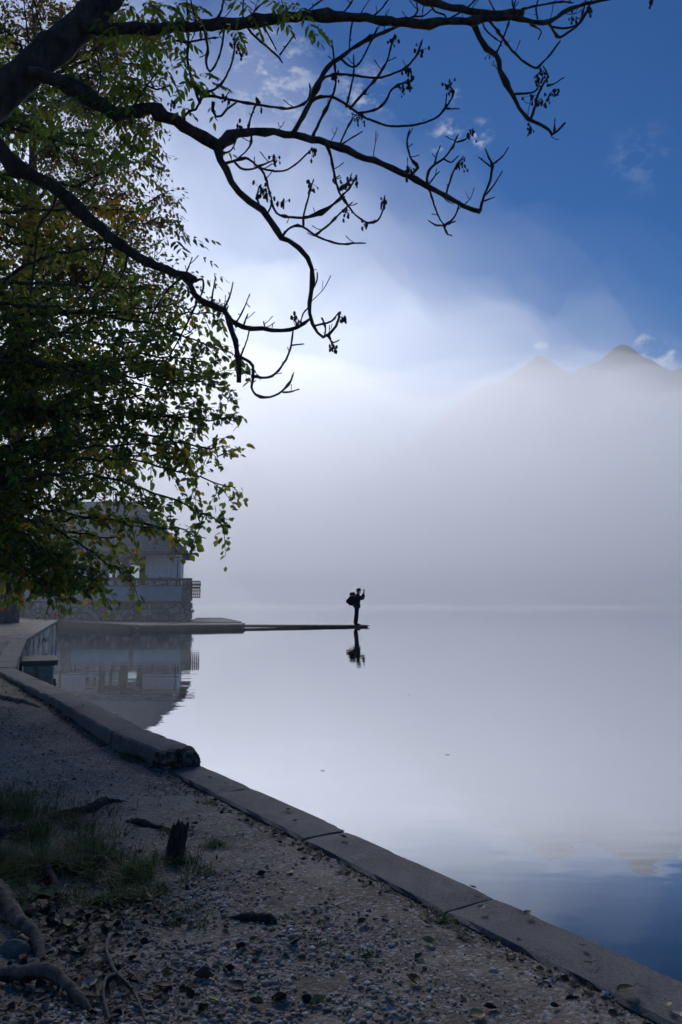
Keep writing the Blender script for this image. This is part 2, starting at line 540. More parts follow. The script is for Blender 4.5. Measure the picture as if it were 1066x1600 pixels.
def zground(x, y, micro=True):
    x = np.asarray(x, float); y = np.asarray(y, float)
    base = np.interp(y, [-12, 5.2, 6.6, 10.7, 16, 27, 34, 60], [0.203, 0.203, 0.255, 0.47, 0.58, 0.655, 0.60, 0.9])
    v = np.interp(y, inner_y, inner_x) - x
    sm_ = np.clip((v - 0.95) / 1.3, 0, 1); sm_ = sm_ * sm_ * (3 - 2 * sm_)
    near = np.clip((6.2 - y) / 1.8, 0, 1)
    z = base + sm_ * near * (0.05 + 0.15 * fbm(x * 1.6 + 5, y * 1.6 + 2, 3)) + np.clip(v - 3, 0, 40) * 0.012
    z = z + (fbm(x * 0.9 + 40, y * 0.9, 3) - 0.5) * 0.05 * np.clip(v / 0.5, 0, 1)
    if micro:
        z = z + ((fbm(x * 9, y * 9, 4) - 0.5) * 0.022 + (vnoise(x * 55, y * 55) - .5) * 0.006) * np.clip(v * 5, 0.3, 1)
        z = z + 0.016 * np.clip(1 - v / 0.07, 0, 1) * (vnoise(x * 7, y * 7) > .45) * (fbm(x * 20, y * 20, 2))
    return z


# ground: dense near the camera, opening out to the left and back
GROUND = None
mg, n, l, b, out = mat('trodden_soil')
tc = n.new('ShaderNodeTexCoord')
n1 = n.new('ShaderNodeTexNoise'); n1.inputs['Scale'].default_value = 1.3; n1.inputs['Detail'].default_value = 8; n1.inputs['Roughness'].default_value = 0.7
n2 = n.new('ShaderNodeTexVoronoi'); n2.inputs['Scale'].default_value = 85; n2.inputs['Randomness'].default_value = 1
n3 = n.new('ShaderNodeTexNoise'); n3.inputs['Scale'].default_value = 60; n3.inputs['Detail'].default_value = 4
for q in (n1, n2, n3):
    l.new(tc.outputs['Object'], q.inputs['Vector'])
m1 = n.new('ShaderNodeMix'); m1.data_type = 'RGBA'; m1.inputs[6].default_value = (0.135, 0.102, 0.074, 1); m1.inputs[7].default_value = (0.30, 0.245, 0.19, 1)
r1 = n.new('ShaderNodeMapRange'); r1.inputs['From Min'].default_value = 0.36; r1.inputs['From Max'].default_value = 0.64
l.new(n1.outputs['Fac'], r1.inputs['Value']); l.new(r1.outputs[0], m1.inputs[0])
sep = n.new('ShaderNodeSeparateColor'); l.new(n2.outputs['Color'], sep.inputs[0])
r2 = n.new('ShaderNodeMapRange'); r2.inputs['From Min'].default_value = 0.72; r2.inputs['From Max'].default_value = 1.0
l.new(sep.outputs[0], r2.inputs['Value'])
m2 = n.new('ShaderNodeMix'); m2.data_type = 'RGBA'; m2.inputs[7].default_value = (0.40, 0.38, 0.36, 1)
l.new(r2.outputs[0], m2.inputs[0]); l.new(m1.outputs[2], m2.inputs[6]); l.new(m2.outputs[2], b.inputs['Base Color'])
b.inputs['Roughness'].default_value = 0.9; b.inputs['Specular IOR Level'].default_value = 0.2
bp = n.new('ShaderNodeBump'); bp.inputs['Strength'].default_value = 0.8; bp.inputs['Distance'].default_value = 0.012
l.new(n3.outputs['Fac'], bp.inputs['Height']); l.new(bp.outputs[0], b.inputs['Normal'])
gy = np.concatenate([np.linspace(-8, 1.6, 24), np.linspace(1.65, 6.5, 210), np.linspace(6.53, 12, 90), np.linspace(12.2, 34, 60), np.linspace(35, 70, 12)])
gv = np.concatenate([np.linspace(0.0, 2.6, 120), np.geomspace(2.65, 60, 60)])
Yg = np.repeat(gy[:, None], len(gv), 1)
Xg = np.interp(gy, inner_y, inner_x)[:, None] - gv[None, :]
Zg = zground(Xg, Yg)
Vg = np.stack([Xg, Yg, Zg], -1).reshape(-1, 3)
ground = structure(np_mesh('ground', Vg, grid_faces(len(gy), len(gv))[:, ::-1], mg, smooth=True))


def kerb_slab(a, b_, w, parent, m, name='slab', depth=0.55, j=0.006, chip=0.0):
    """one cast slab between two points of its outer top edge, chamfered and slightly worn"""
    a, b_ = Vector(a), Vector(b_)
    nl = leftn(a, b_); L = (b_ - a).length
    k = max(6, int(L / 0.09))
    prof = [(0.012, -depth), (0.0, -0.03), (0.003, -0.010), (0.016, 0.0), (w * 0.35, 0.002), (w * 0.7, 0.001), (w - 0.016, 0.0), (w - 0.002, -0.014), (w, -0.22)]
    V, Fc = [], []
    for i in range(k + 1):
        p = a.lerp(b_, i / k)
        e = 0.006 if i in (0, k) else 0
        for q, (u, z) in enumerate(prof):
            jj = j * random.uniform(-1, 1)
            c_ = chip * max(0, random.random() - 0.8) * 5 if q in (1, 2, 3, 6, 7) else 0
            V.append(p + nl * (u + jj + (c_ if q < 4 else -c_)) + Vector((0, 0, z + jj * 0.6 - e - c_ * 0.6)))
    P = len(prof)
    for i in range(k):
        for q in range(P - 1):
            Fc.append((i * P + q, i * P + q + 1, (i + 1) * P + q + 1, (i + 1) * P + q))
    Fc.append(tuple(range(P - 1, -1, -1)))
    Fc.append(tuple(k * P + q for q in range(P)))
    o = mesh_obj(name, V, [f[::-1] for f in Fc], m)
    child(o, parent)
    return o


kerb = structure(empty('kerb', Ka))
L_all = (Kb - K_start).length
# joints as seen: one where the third slab from the step begins, and every metre or so on
s0 = (G(775, 1397, NEAR_Z) - K_start).dot(kd)
js = sorted(set([s0 + 1.07 * k for k in range(-8, 1)] + [s0 + 1.09, (G(402, 1229, NEAR_Z) - K_start).dot(kd)]))
js = [q for q in js if 0 < q < L_all - 0.2]
cuts = [0] + js + [L_all]
for q in range(len(cuts) - 1):
    dz = random.uniform(-0.010, 0.006)
    a_, b_ = K_start + kd * (cuts[q] + 0.006), K_start + kd * (cuts[q + 1] - 0.006)
    a_.z += dz; b_.z += dz + random.uniform(-0.003, 0.003)
    kerb_slab(a_, b_, KW + random.uniform(-.01, .01), kerb, CONCRETE, chip=0.013)
# raised run
run = [Ra, Rb, Rc, Rd]
for a_, b_ in zip(run[:-1], run[1:]):
    L_ = (b_ - a_).length
    k_ = max(1, round(L_ / 1.5))
    for i in range(k_):
        p_, q_ = a_.lerp(b_, i / k_), a_.lerp(b_, (i + 1) / k_)
        d_ = (q_ - p_).normalized() * 0.004
        kerb_slab(p_ + d_, q_ - d_, KW, kerb, CONCRETE, depth=0.7, chip=0.014)


# ------------------------------------------------------------------ rubble masonry: one stone = one cell of an irregular partition
def clip_poly(poly, nx, ny, c):
    outp = []
    for i in range(len(poly)):
        p, q = poly[i], poly[(i + 1) % len(poly)]
        dp, dq = nx * p[0] + ny * p[1] - c, nx * q[0] + ny * q[1] - c
        if dp <= 0:
            outp.append(p)
        if dp * dq < 0:
            t = dp / (dp - dq)
            outp.append((p[0] + (q[0] - p[0]) * t, p[1] + (q[1] - p[1]) * t))
    return outp


def stones(parent, origin, ux, uz, un, W, Hh, cell, gap, m_list, proud=0.05, ragged=False, long=1.0):
    nx, nz = max(1, int(W / cell / long)), max(1, int(Hh / (cell * 0.8)))
    S = [((i + .5 + random.uniform(-.42, .42)) * W / nx, (k + .5 + random.uniform(-.4, .4)) * Hh / nz) for i in range(nx) for k in range(nz)]
    for i, s_ in enumerate(S):
        poly = [(0, 0), (W, 0), (W, Hh), (0, Hh)]
        for t in S:
            if t is s_ or abs(t[0] - s_[0]) + abs(t[1] - s_[1]) > cell * 4.5 * max(1, long):
                continue
            ax, ay = t[0] - s_[0], t[1] - s_[1]
            d = math.hypot(ax, ay)
            ax, ay = ax / d, ay / d
            poly = clip_poly(poly, ax, ay, ax * (s_[0] + t[0]) / 2 + ay * (s_[1] + t[1]) / 2 - gap / 2)
            if len(poly) < 3:
                break
        if len(poly) < 3:
            continue
        cx = sum(p[0] for p in poly) / len(poly); cz = sum(p[1] for p in poly) / len(poly)
        h = proud * random.uniform(0.5, 1.2)
        V = []
        ext = random.uniform(0.0, 0.13) if (ragged and cx > W - cell * 0.8) else 0
        for f_, hh in ((1.0, -0.12), (0.99, h * 0.45), (0.84, h * 0.9)):
            for p in poly:
                u = cx + (p[0] - cx) * f_; v_ = cz + (p[1] - cz) * f_
                if ext and u > W - 0.02:
                    u += ext
                V.append(origin + ux * u + uz * v_ + un * (hh + random.uniform(-.004, .004)))
        V.append(origin + ux * cx + uz * cz + un * (h * random.uniform(0.95, 1.15)))
        k = len(poly)
        Fc = [(a, (a + 1) % k, (a + 1) % k + k, a + k) for a in range(k)] + [(a + k, (a + 1) % k + k, (a + 1) % k + 2 * k, a + 2 * k) for a in range(k)] + [(a + 2 * k, (a + 1) % k + 2 * k, 3 * k) for a in range(k)]
        child(mesh_obj('stone', V, Fc, random.choice(m_list)), parent)


ZUP = Vector((0, 0, 1))
WALLSTONE = noise_mat('whitish_limestone', (0.30, 0.29, 0.27), (0.60, 0.58, 0.55), 5, 0.85, 0.6, 18, 0.02)
# shore wall running back from the bend of the kerb
shore = tag(empty('shore_wall', (Rd.x, Rd.y, 0)), 'low rubble stone wall with flat cap running back along the water to the tree', 'wall')
for a_, b_ in ((Rd, We), (We, Wf)):
    nl = leftn(a_, b_); k_ = max(2, round((b_ - a_).length / 1.4))
    for i in range(k_):
        p_, q_ = a_.lerp(b_, i / k_), a_.lerp(b_, (i + 1) / k_)
        d_ = (q_ - p_).normalized() * 0.004
        kerb_slab(p_ + d_ + nl * -0.03, q_ - d_ + nl * -0.03, KW + 0.03, shore, CONCRETE, name='cap_slab', depth=0.08, chip=0.006)
    core = MB()
    A0, B0 = a_ + nl * 0.06, b_ + nl * 0.06
    A1, B1 = a_ + nl * 0.24, b_ + nl * 0.24
    zc = -0.085
    core.add([(A0.x, A0.y, -0.3), (B0.x, B0.y, -0.3), (B0.x, B0.y, b_.z + zc), (A0.x, A0.y, a_.z + zc), (A1.x, A1.y, -0.3), (B1.x, B1.y, -0.3), (B1.x, B1.y, b_.z + zc), (A1.x, A1.y, a_.z + zc)],
             [(0, 1, 2, 3), (5, 4, 7, 6), (3, 2, 6, 7), (1, 0, 4, 5), (1, 5, 6, 2), (4, 0, 3, 7)])
    core.build('mortar_core', noise_mat('dark_joints', (.02, .02, .019), (.05, .05, .048), 8, .9), shore)
    ux = Vector((b_.x - a_.x, b_.y - a_.y, 0)); W_ = ux.length; ux.normalize()
    stones(shore, Vector((a_.x, a_.y, -0.08)) + nl * 0.055, ux, (ZUP + ux * ((b_.z - a_.z) / W_) * 0).normalized(), -nl, W_, (a_.z + b_.z) / 2 - 0.02, 0.22 if a_ is Rd else 0.27, 0.10, [WALLSTONE, WALLSTONE, STONE_PALE, STONE], 0.03, long=3.2)
nl = leftn(We, Wf)
wall_end = MB(); pE = Wf + Vector((-0.02, 0.03, 0))
wall_end.add([(pE.x, pE.y, -.3), (pE.x - 3.9, pE.y + 5.6, -.3), (pE.x - 3.9, pE.y + 5.6, .63), (pE.x, pE.y, .66), (pE.x - .4, pE.y - .2, -.3), (pE.x - 4.3, pE.y + 5.4, -.3), (pE.x - 4.3, pE.y + 5.4, .63), (pE.x - .4, pE.y - .2, .66)],
             [(0, 1, 2, 3), (5, 4, 7, 6), (3, 2, 6, 7), (0, 3, 7, 4), (1, 5, 6, 2), (1, 0, 4, 5)])
wall_end.build('end_wall', MORTAR, shore)

# the stone step standing in the water against that wall
stp = tag(empty('stone_step', (-5.7, 15.0, 0)), 'square stone step standing in the water against the shore wall', 'step')
e1 = (Wf - We).normalized(); e1 = Vector((We.x - Rd.x, We.y - Rd.y, 0)).normalized(); e2 = Vector((e1.y, -e1.x, 0))
q0 = Vector((We.x, We.y, 0)) - e1 * 2.0 + e2 * 0.005


def obl(o, lu, lv, z0, z1, a=0.0):
    P = [o, o + e1 * lu, o + e1 * lu + e2 * lv, o + e2 * lv]
    return [Vector((p.x, p.y, z0)) for p in P] + [Vector((p.x, p.y, z1)) + Vector((random.uniform(-a, a), random.uniform(-a, a), random.uniform(-a, a) * .5)) for p in P]


CUBE_F = [(0, 1, 2, 3), (7, 6, 5, 4), (1, 0, 4, 5), (2, 1, 5, 6), (3, 2, 6, 7), (0, 3, 7, 4)]
mb = MB(); mb.add(obl(q0 + e2 * 0.05, 1.9, 0.46, -0.3, 0.20), CUBE_F); mb.build('base', STONE, stp)
for u_ in (0.0, 0.62, 1.30):
    mb = MB(); mb.add(obl(q0 + e1 * u_, 0.6, 0.60, 0.205, 0.29 - u_ * 0.02, 0.015), CUBE_F); mb.build('slab', CONCRETE, stp)
stones(stp, q0 + e2 * 0.04 + e1 * 0.02 + Vector((0, 0, -0.1)), e2, ZUP, -e1, 0.5, 0.29, 0.2, 0.02, [WALLSTONE, STONE_PALE], 0.04)

# ------------------------------------------------------------------ quay, pier, jetty, raft
quay = tag(empty('low_quay', (-12, 38, 0)), 'low concrete quay with a pale edge below the terrace wall', 'quay')
qa, qb = Vector((-15.9, 42.0, 0.36)), Vector((-9.05, 34.6, 0.28))
mb = MB()
mb.add([(qa.x, qa.y, -.4), (qb.x, qb.y, -.4), (-8.2, 41.8, -.4), (-15.5, 42.3, -.4), (qa.x, qa.y, qa.z - .06), (qb.x, qb.y, qb.z - .06), (-8.2, 41.8, .22), (-15.5, 42.3, .30)], CUBE_F)
mb.build('quay_wall', noise_mat('dark_quay_concrete', (0.018, 0.019, 0.020), (0.04, 0.041, 0.042), 3, 0.6, 0.4, 20, 0.01), quay)  # quay body in a darker concrete colour than its edge slabs
mb = MB(); nq = leftn(qa, qb)
for i in range(6):
    p_, q_ = qa.lerp(qb, i / 6), qa.lerp(qb, (i + 1) / 6 - 0.003)
    kerb_slab(p_, q_, 0.4, quay, CONCRETE, name='edge_slab', depth=0.058, chip=0.004)

pier = tag(empty('concrete_pier', (-6.6, 37, 0)), 'thick concrete pier between the quay and the narrow jetty', 'pier')
mb = MB()
mb.add([(-9.2, 34.8, -.4), (-4.55, 37.1, -.4), (-4.7, 39.2, -.4), (-8.4, 39.2, -.4), (-9.2, 34.8, .16), (-4.55, 37.1, .15), (-4.7, 39.2, .15), (-8.4, 39.2, .16)], CUBE_F)
mb.build('pier_body', noise_mat('dark_pier_concrete', (0.022, 0.022, 0.024), (0.05, 0.05, 0.052), 2, 0.7, 0.4, 14, 0.01), pier)  # body coloured darker than the deck slabs on top
for i in range(4):
    a_ = Vector((-9.25, 34.76, 0)).lerp(Vector((-4.5, 37.05, 0)), i / 4 + .004); b_ = Vector((-9.25, 34.76, 0)).lerp(Vector((-4.5, 37.05, 0)), (i + 1) / 4 - .004)
    c_ = Vector((-8.45, 39.25, 0)).lerp(Vector((-4.66, 39.25, 0)), (i + 1) / 4 - .004); d_ = Vector((-8.45, 39.25, 0)).lerp(Vector((-4.66, 39.25, 0)), i / 4 + .004)
    mb = MB(); zt = 0.235 - 0.008 * i
    mb.add([(p.x, p.y, .165) for p in (a_, b_, c_, d_)] + [(p.x, p.y, zt) for p in (a_, b_, c_, d_)], CUBE_F); mb.build('deck_slab', CONCRETE, pier)

jet = tag(empty('narrow_jetty', (-1.6, 38.6, 0)), 'long narrow plank jetty ending under the person on the lake', 'jetty')
ja, jb = Vector((-4.75, 37.9, 0.15)), Vector((1.43, 39.4, 0.085))
jd = (jb - ja).normalized(); jn = leftn(ja, jb)
mb = MB()
for s_ in (0.06, 0.84):
    a_, b_ = ja + jn * s_, jb + jn * s_ - jd * 0.1
    mb.add([a_ + Vector((0, 0, -.12)), b_ + Vector((0, 0, -.10)), b_ + jn * .1 + Vector((0, 0, -.10)), a_ + jn * .1 + Vector((0, 0, -.12)), a_ + Vector((0, 0, -.036)), b_ + Vector((0, 0, -.036)), b_ + jn * .1 + Vector((0, 0, -.036)), a_ + jn * .1 + Vector((0, 0, -.036))], CUBE_F)
mb.build('beam', BROWNWOOD, jet)
nP = 40
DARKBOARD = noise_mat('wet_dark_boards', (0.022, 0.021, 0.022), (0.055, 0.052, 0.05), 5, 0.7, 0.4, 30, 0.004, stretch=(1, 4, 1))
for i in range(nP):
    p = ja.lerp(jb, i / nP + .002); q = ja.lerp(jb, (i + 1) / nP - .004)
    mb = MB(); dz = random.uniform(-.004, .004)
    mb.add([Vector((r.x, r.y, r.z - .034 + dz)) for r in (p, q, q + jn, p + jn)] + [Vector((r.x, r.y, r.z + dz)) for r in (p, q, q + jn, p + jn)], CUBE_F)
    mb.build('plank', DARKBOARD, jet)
for t_ in (0.3, 0.62, 0.96):
    for s_ in (0.18, 0.8):
        p = ja.lerp(jb, t_) + jn * s_
        mb = MB(); mb.tube([(p.x, p.y, -.5), (p.x, p.y, p.z - .04)], [.06, .06], 8); mb.build('pile', DARKBOARD, jet)

raft = tag(empty('bathing_platform', (-6.2, 44, 0)), 'pale floating bathing platform behind the concrete pier', 'platform')
mb = MB()
rp = [(-8.0, 41.0), (-5.0, 40.2), (-7.0, 47.6), (-8.6, 47.6)]
mb.add([(x, y, -.2) for x, y in rp] + [(x, y, .17) for x, y in rp], CUBE_F); mb.build('float', METAL, raft)
for i in range(9):
    t0, t1 = i / 9 + .006, (i + 1) / 9 - .006
    L0 = Vector((*rp[0], 0)).lerp(Vector((*rp[3], 0)), t0); L1 = Vector((*rp[0], 0)).lerp(Vector((*rp[3], 0)), t1)
    R0 = Vector((*rp[1], 0)).lerp(Vector((*rp[2], 0)), t0); R1 = Vector((*rp[1], 0)).lerp(Vector((*rp[2], 0)), t1)
    mb = MB(); mb.add([(p.x, p.y, .175) for p in (L0, R0, R1, L1)] + [(p.x, p.y, .215) for p in (L0, R0, R1, L1)], CUBE_F)
    mb.build('deck_board', GREYWOOD, raft)
mb = MB()
for p, q in ((rp[1], rp[2]), (rp[2], rp[3])):
    mb.tube([(p[0], p[1], .23), (q[0], q[1], .23)], [.03, .03], 6)
mb.build('rim', METAL, raft)
# ------------------------------------------------------------------ terrace in front of the house
ter = tag(empty('terrace_wall', (-12, 42, 0)), 'stone terrace wall with pale blue panels below the house', 'wall')
tx0, tx1, ty = -17.6, -7.82, 42.0
mb = MB()
mb.add([(tx0, ty + .1, -.4), (tx1 - .05, ty + .1, -.4), (tx1 - 1.75, 50, -.4), (tx0, 50, -.4), (tx0, ty + .1, 1.22), (tx1 - .05, ty + .1, 1.22), (tx1 - 1.75, 50, 1.22), (tx0, 50, 1.22)], CUBE_F)
mb.build('core', MORTAR, ter)
stones(ter, Vector((tx0 + 1.0, ty + .09, -0.02)), Vector((1, 0, 0)), ZUP, Vector((0, -1, 0)), tx1 - tx0 - 1.0, 1.18, 0.30, 0.04, [STONE, STONE, STONE_PALE, STONE_DARK], 0.07, ragged=True)
mb = MB(); mb.box((tx0, ty - .04, 1.18), (tx1 - .1, ty + .3, 1.27)); mb.build('ledge', CONCRETE, ter)


def tX(px, d=42.0):
    return D(px, 920, d).x


for a_, b_ in ((30, 97), (114, 203), (210, 283)):
    mb = MB(); mb.box((tX(a_), ty + .1, 1.275), (tX(b_), ty + .2, 2.02)); mb.build('blue_panel', BLUEPANEL, ter)
    mb = MB(); mb.box((tX(a_), ty + .06, 2.025), (tX(b_), ty + .26, 2.10)); mb.build('panel_cap', CONCRETE, ter)
for a_, b_ in ((97, 114), (203, 210), (283, 300)):
    mb = MB(); mb.box((tX(a_) + .05, ty + .12, 1.275), (tX(b_) - .05, ty + .5, 2.33)); mb.build('column_core', MORTAR, ter)
    stones(ter, Vector((tX(a_) + .02, ty + .11, 1.28)), Vector((1, 0, 0)), ZUP, Vector((0, -1, 0)), tX(b_) - tX(a_) - .04, 1.05, 0.24, 0.03, [STONE, STONE_DARK], 0.05)
mb = MB(); mb.box((tx0, ty + .0, 2.34), (tX(298), ty + .42, 2.46)); mb.build('top_rail', BROWNWOOD, ter)
for px in np.linspace(40, 280, 13):
    mb = MB(); mb.box((tX(px) - .04, ty + .14, 2.105), (tX(px) + .04, ty + .22, 2.335)); mb.build('rail_post', BROWNWOOD, ter)
mb = MB()
mb.add([(tx0, 42.5, 1.235), (tx1 - .25, 42.5, 1.235), (tx1 - 1.8, 50, 1.235), (tx0, 50, 1.235), (tx0, 42.5, 1.6), (tx1 - .25, 42.5, 1.6), (tx1 - 1.8, 50, 1.6), (tx0, 50, 1.6)], CUBE_F)
mb.build('terrace_floor', CONCRETE, ter)

lat = tag(empty('lattice_screen', (-7.5, 41.9, 1.4)), 'small open timber lattice screen sticking out past the end of the terrace wall', 'screen')
lx0, lx1 = tX(299) + .02, tX(313.5)
for k in range(6):
    z = 1.46 + k * .165
    mb = MB(); w_ = .022 if k not in (3, 4) else .05
    mb.box((lx0, 41.86, z - w_), (lx1 + (.04 if k in (2, 4) else 0), 41.9, z + w_)); mb.build('slat', BROWNWOOD, lat)
for k in range(5):
    x = lx0 + .04 + k * (lx1 - lx0 - .06) / 4
    mb = MB(); mb.box((x - .025, 41.905, 1.42), (x + .025, 41.94, 2.32)); mb.build('upright', BROWNWOOD, lat)

lamp = tag(empty('terrace_lamp', (tX(277, 42.8), 42.8, 1.6)), 'tall dark lamp post with a flat cap in front of the white house wall', 'lamp')
lx = tX(277, 42.8)
mb = MB(); mb.tube([(lx, 42.8, 1.6), (lx, 42.8, 3.42)], [.045, .035], 8); mb.build('post', METAL, lamp)
mb = MB(); mb.tube([(lx, 42.8, 3.42), (lx, 42.8, 3.58)], [.07, .10], 8); mb.build('glass', plain('frosted_glass', (.5, .52, .55), .3), lamp)
mb = MB(); mb.tube([(lx, 42.8, 3.582), (lx, 42.8, 3.62), (lx, 42.8, 3.72)], [.20, .19, .03], 8); mb.build('cap', METAL, lamp)

# plants in the planters behind the parapet
leafgreen = tone_mat('shrub_leaf', [(0.0, (0.02, 0.04, 0.015)), (0.6, (0.05, 0.09, 0.03)), (1.0, (0.11, 0.13, 0.04))], 0.6, 0.3)

LEAF_V = np.array([(0, 0, 0), (-.24, .22, .05), (-.33, .5, .07), (-.16, .82, .03), (0, 1.0, -.04), (.16, .82, .03), (.33, .5, .07), (.24, .22, .05), (0, .3, 0), (0, .62, 0)], float)
LEAF_F = np.array([(0, 8, 1), (8, 2, 1), (8, 9, 2), (9, 3, 2), (9, 4, 3), (0, 7, 8), (7, 6, 8), (8, 6, 9), (6, 5, 9), (5, 4, 9)], int)
LANCE_V = LEAF_V * np.array([.62, 1, 1])


def leaf_frames(d, roll):
    """d (n,3) leaf direction, roll angles -> side, dir, normal"""
    d = d / np.linalg.norm(d, axis=1, keepdims=True)
    up = np.where(np.abs(d[:, 2:3]) > 0.97, np.array([[1.0, 0, 0]]), np.array([[0, 0, 1.0]]))
    s = np.cross(d, up); s /= np.linalg.norm(s, axis=1, keepdims=True)
    nn = np.cross(s, d)
    c, q = np.cos(roll)[:, None], np.sin(roll)[:, None]
    return s * c + nn * q, d, nn * c - s * q


def leaf_mesh(name, P, d, size, tone, m, parent, tv=LEAF_V, roll=None, kind='stuff'):
    n_ = len(P)
    s, dd, nn = leaf_frames(d, rng.uniform(-1.2, 1.2, n_) if roll is None else roll)
    V = P[:, None, :] + size[:, None, None] * (s[:, None, :] * tv[None, :, 0:1] + dd[:, None, :] * tv[None, :, 1:2] + nn[:, None, :] * tv[None, :, 2:3])
    k = len(tv)
    Fc = (LEAF_F[None] + (np.arange(n_) * k)[:, None, None]).reshape(-1, 3)
    o = np_mesh(name, V.reshape(-1, 3), Fc, m, cols=np.repeat(tone, k))
    if parent is not None:
        child(o, parent)
    if kind:
        o['kind'] = kind
    return o


for i, (a_, b_, hgt) in enumerate(((212, 240, .25), (243, 275, .35), (120, 150, .3), (40, 92, .3))):
    x0_, x1_ = tX(a_), tX(b_)
    pl = tag(empty('terrace_shrub', ((x0_ + x1_) / 2, 42.4, 1.6)), ('low green shrub behind the parapet next to the corner column', 'taller green shrub behind the parapet beneath the terrace lamp',
             'dark shrub behind the middle blue panel', 'dark shrub behind the parapet near the tree trunk')[(0, 1, 2, 3)[i]], 'shrub', 'shrubs along the terrace parapet')
    n_ = 260
    P = np.stack([rng.uniform(x0_, x1_, n_), rng.uniform(42.25, 42.6, n_), 1.65 + rng.random(n_) ** .7 * (0.5 + hgt)], 1)
    leaf_mesh('foliage', P, rng.normal(0, 1, (n_, 3)), rng.uniform(.07, .13, n_), rng.random(n_), leafgreen, pl)
    mb = MB()
    for q in range(5):
        x = random.uniform(x0_ + .1, x1_ - .1); mb.tube([(x, 42.4, 1.6), (x + .05, 42.42, 2.1)], [.012, .006], 5)
    mb.build('stem', TWIGBARK, pl)

# ------------------------------------------------------------------ house
hs_ = tag(empty('lake_house', (-13, 45, 1.6)), 'white walled lake house with a grey hipped roof half hidden by leaves', 'house')
hx0, hx1, hy0, hy1, hz0, hz1 = -19.2, -9.06, 45.0, 51.0, 1.6, 3.9


def hX(px):
    return D(px, 900, hy0).x


def hZ(py):
    return D(300, py, hy0).z


GLASS, n, l, b, out = mat('window_glass')
b.inputs['Base Color'].default_value = (0.85, 0.95, 0.95, 1); b.inputs['Roughness'].default_value = 0.03
tp = n.new('ShaderNodeBsdfTransparent'); tp.inputs[0].default_value = (0.80, 0.93, 0.93, 1)
gg = n.new('ShaderNodeBsdfGlossy'); gg.inputs['Roughness'].default_value = 0.03
ms = n.new('ShaderNodeMixShader'); ms.inputs[0].default_value = 0.18
l.new(tp.outputs[0], ms.inputs[1]); l.new(gg.outputs[0], ms.inputs[2]); l.new(ms.outputs[0], out.inputs['Surface'])
openings = [('window', 141, 153.5, 879, 892.5), ('window', 165.5, 192, 876, 904), ('door', 202, 222, 880.5, 905), ('window', 50, 62, 874, 896), ('window', 84, 100, 874, 898)]
def wall_with_holes(holes, y0, y1, m, x0=hx0, x1=hx1):
    mb = MB()
    xs_ = sorted([x0] + [q for h in holes for q in h[:2]] + [x1])
    hs2 = sorted(holes)
    cur = x0
    for (a, b2, z0, z1) in hs2:
        mb.box((cur, y0, hz0), (a, y1, hz1))
        if z0 > hz0 + .02:
            mb.box((a, y0, hz0), (b2, y1, z0))
        mb.box((a, y0, z1), (b2, y1, hz1))
        cur = b2
    mb.box((cur, y0, hz0), (x1, y1, hz1))
    mb.build('wall', m, hs_)


holes = [(hX(a), hX(b2), max(hz0 + .01, hZ(d_)), hZ(c_)) for _, a, b2, c_, d_ in openings]
wall_with_holes(holes, hy0, hy0 + .25, WHITEWALL)
# rear wall: a window in line with the glazed door, seen through it
dx0, dx1 = D(199, 890, hy1).x, D(225, 890, hy1).x
wall_with_holes([(dx0, dx1, 2.2, 3.55), (D(172, 890, hy1).x, D(184, 890, hy1).x, 2.4, 3.2)], hy1 - .25, hy1, WHITEWALL, hx0 - 2, hx1 - 1.0)
mb = MB(); mb.add([(hx1 - .25, hy0 + .25, hz0), (hx1, hy0 + .25, hz0), (hx1 - 1.0, hy1 - .26, hz0), (hx1 - 1.25, hy1 - .26, hz0), (hx1 - .25, hy0 + .25, hz1), (hx1, hy0 + .25, hz1), (hx1 - 1.0, hy1 - .26, hz1), (hx1 - 1.25, hy1 - .26, hz1)], CUBE_F)
mb.build('wall', WHITEWALL, hs_)
mb = MB(); mb.box((hx0, hy0 + .26, hz0 + .0), (hx0 + .25, hy1 - .26, hz1)); mb.build('wall', WHITEWALL, hs_)
for (kind, a, b2, c_, d_), (x0_, x1_, z0_, z1_) in zip(openings, holes):
    fr = MB(); t = .09
    y0_, y1_ = hy0 - .03, hy0 + .12
    fr.box((x0_ - .06, y0_, z0_), (x0_ + t - .03, y1_, z1_)); fr.box((x1_ - t + .03, y0_, z0_), (x1_ + .06, y1_, z1_))
    fr.box((x0_ + t - .03, y0_ + .004, z1_ - t), (x1_ - t + .03, y1_, z1_ + .03)); fr.box((x0_ + t - .03, y0_ + .004, z0_), (x1_ - t + .03, y1_, z0_ + t * .8))
    if x1_ - x0_ > .8:
        xm = x0_ + (x1_ - x0_) * .42; fr.box((xm - .035, y0_ + .01, z0_ + t * .8), (xm + .035, y1_, z1_ - t))
    f_ = fr.build('window' if kind == 'window' else 'glazed_door', BROWNWOOD, hs_)
    pm = MB(); pm.box((x0_ + .02, hy0 + .14, z0_ + .01), (x1_ - .02, hy0 + .15, z1_ - .01)); pn = pm.build('pane', GLASS, f_)
for a, b2 in ((192.5, 201), (222.5, 227), (160, 165)):
    mb = MB(); mb.box((hX(a), hy0 - .10, hz0), (hX(b2), hy0 - .035, hZ(874))); mb.build('timber_post', BROWNWOOD, hs_)
mb = MB(); mb.box((hX(160), hy0 - .14, hZ(874) + .002), (hX(228), hy0 - .035, hZ(869))); mb.build('timber_lintel', BROWNWOOD, hs_)
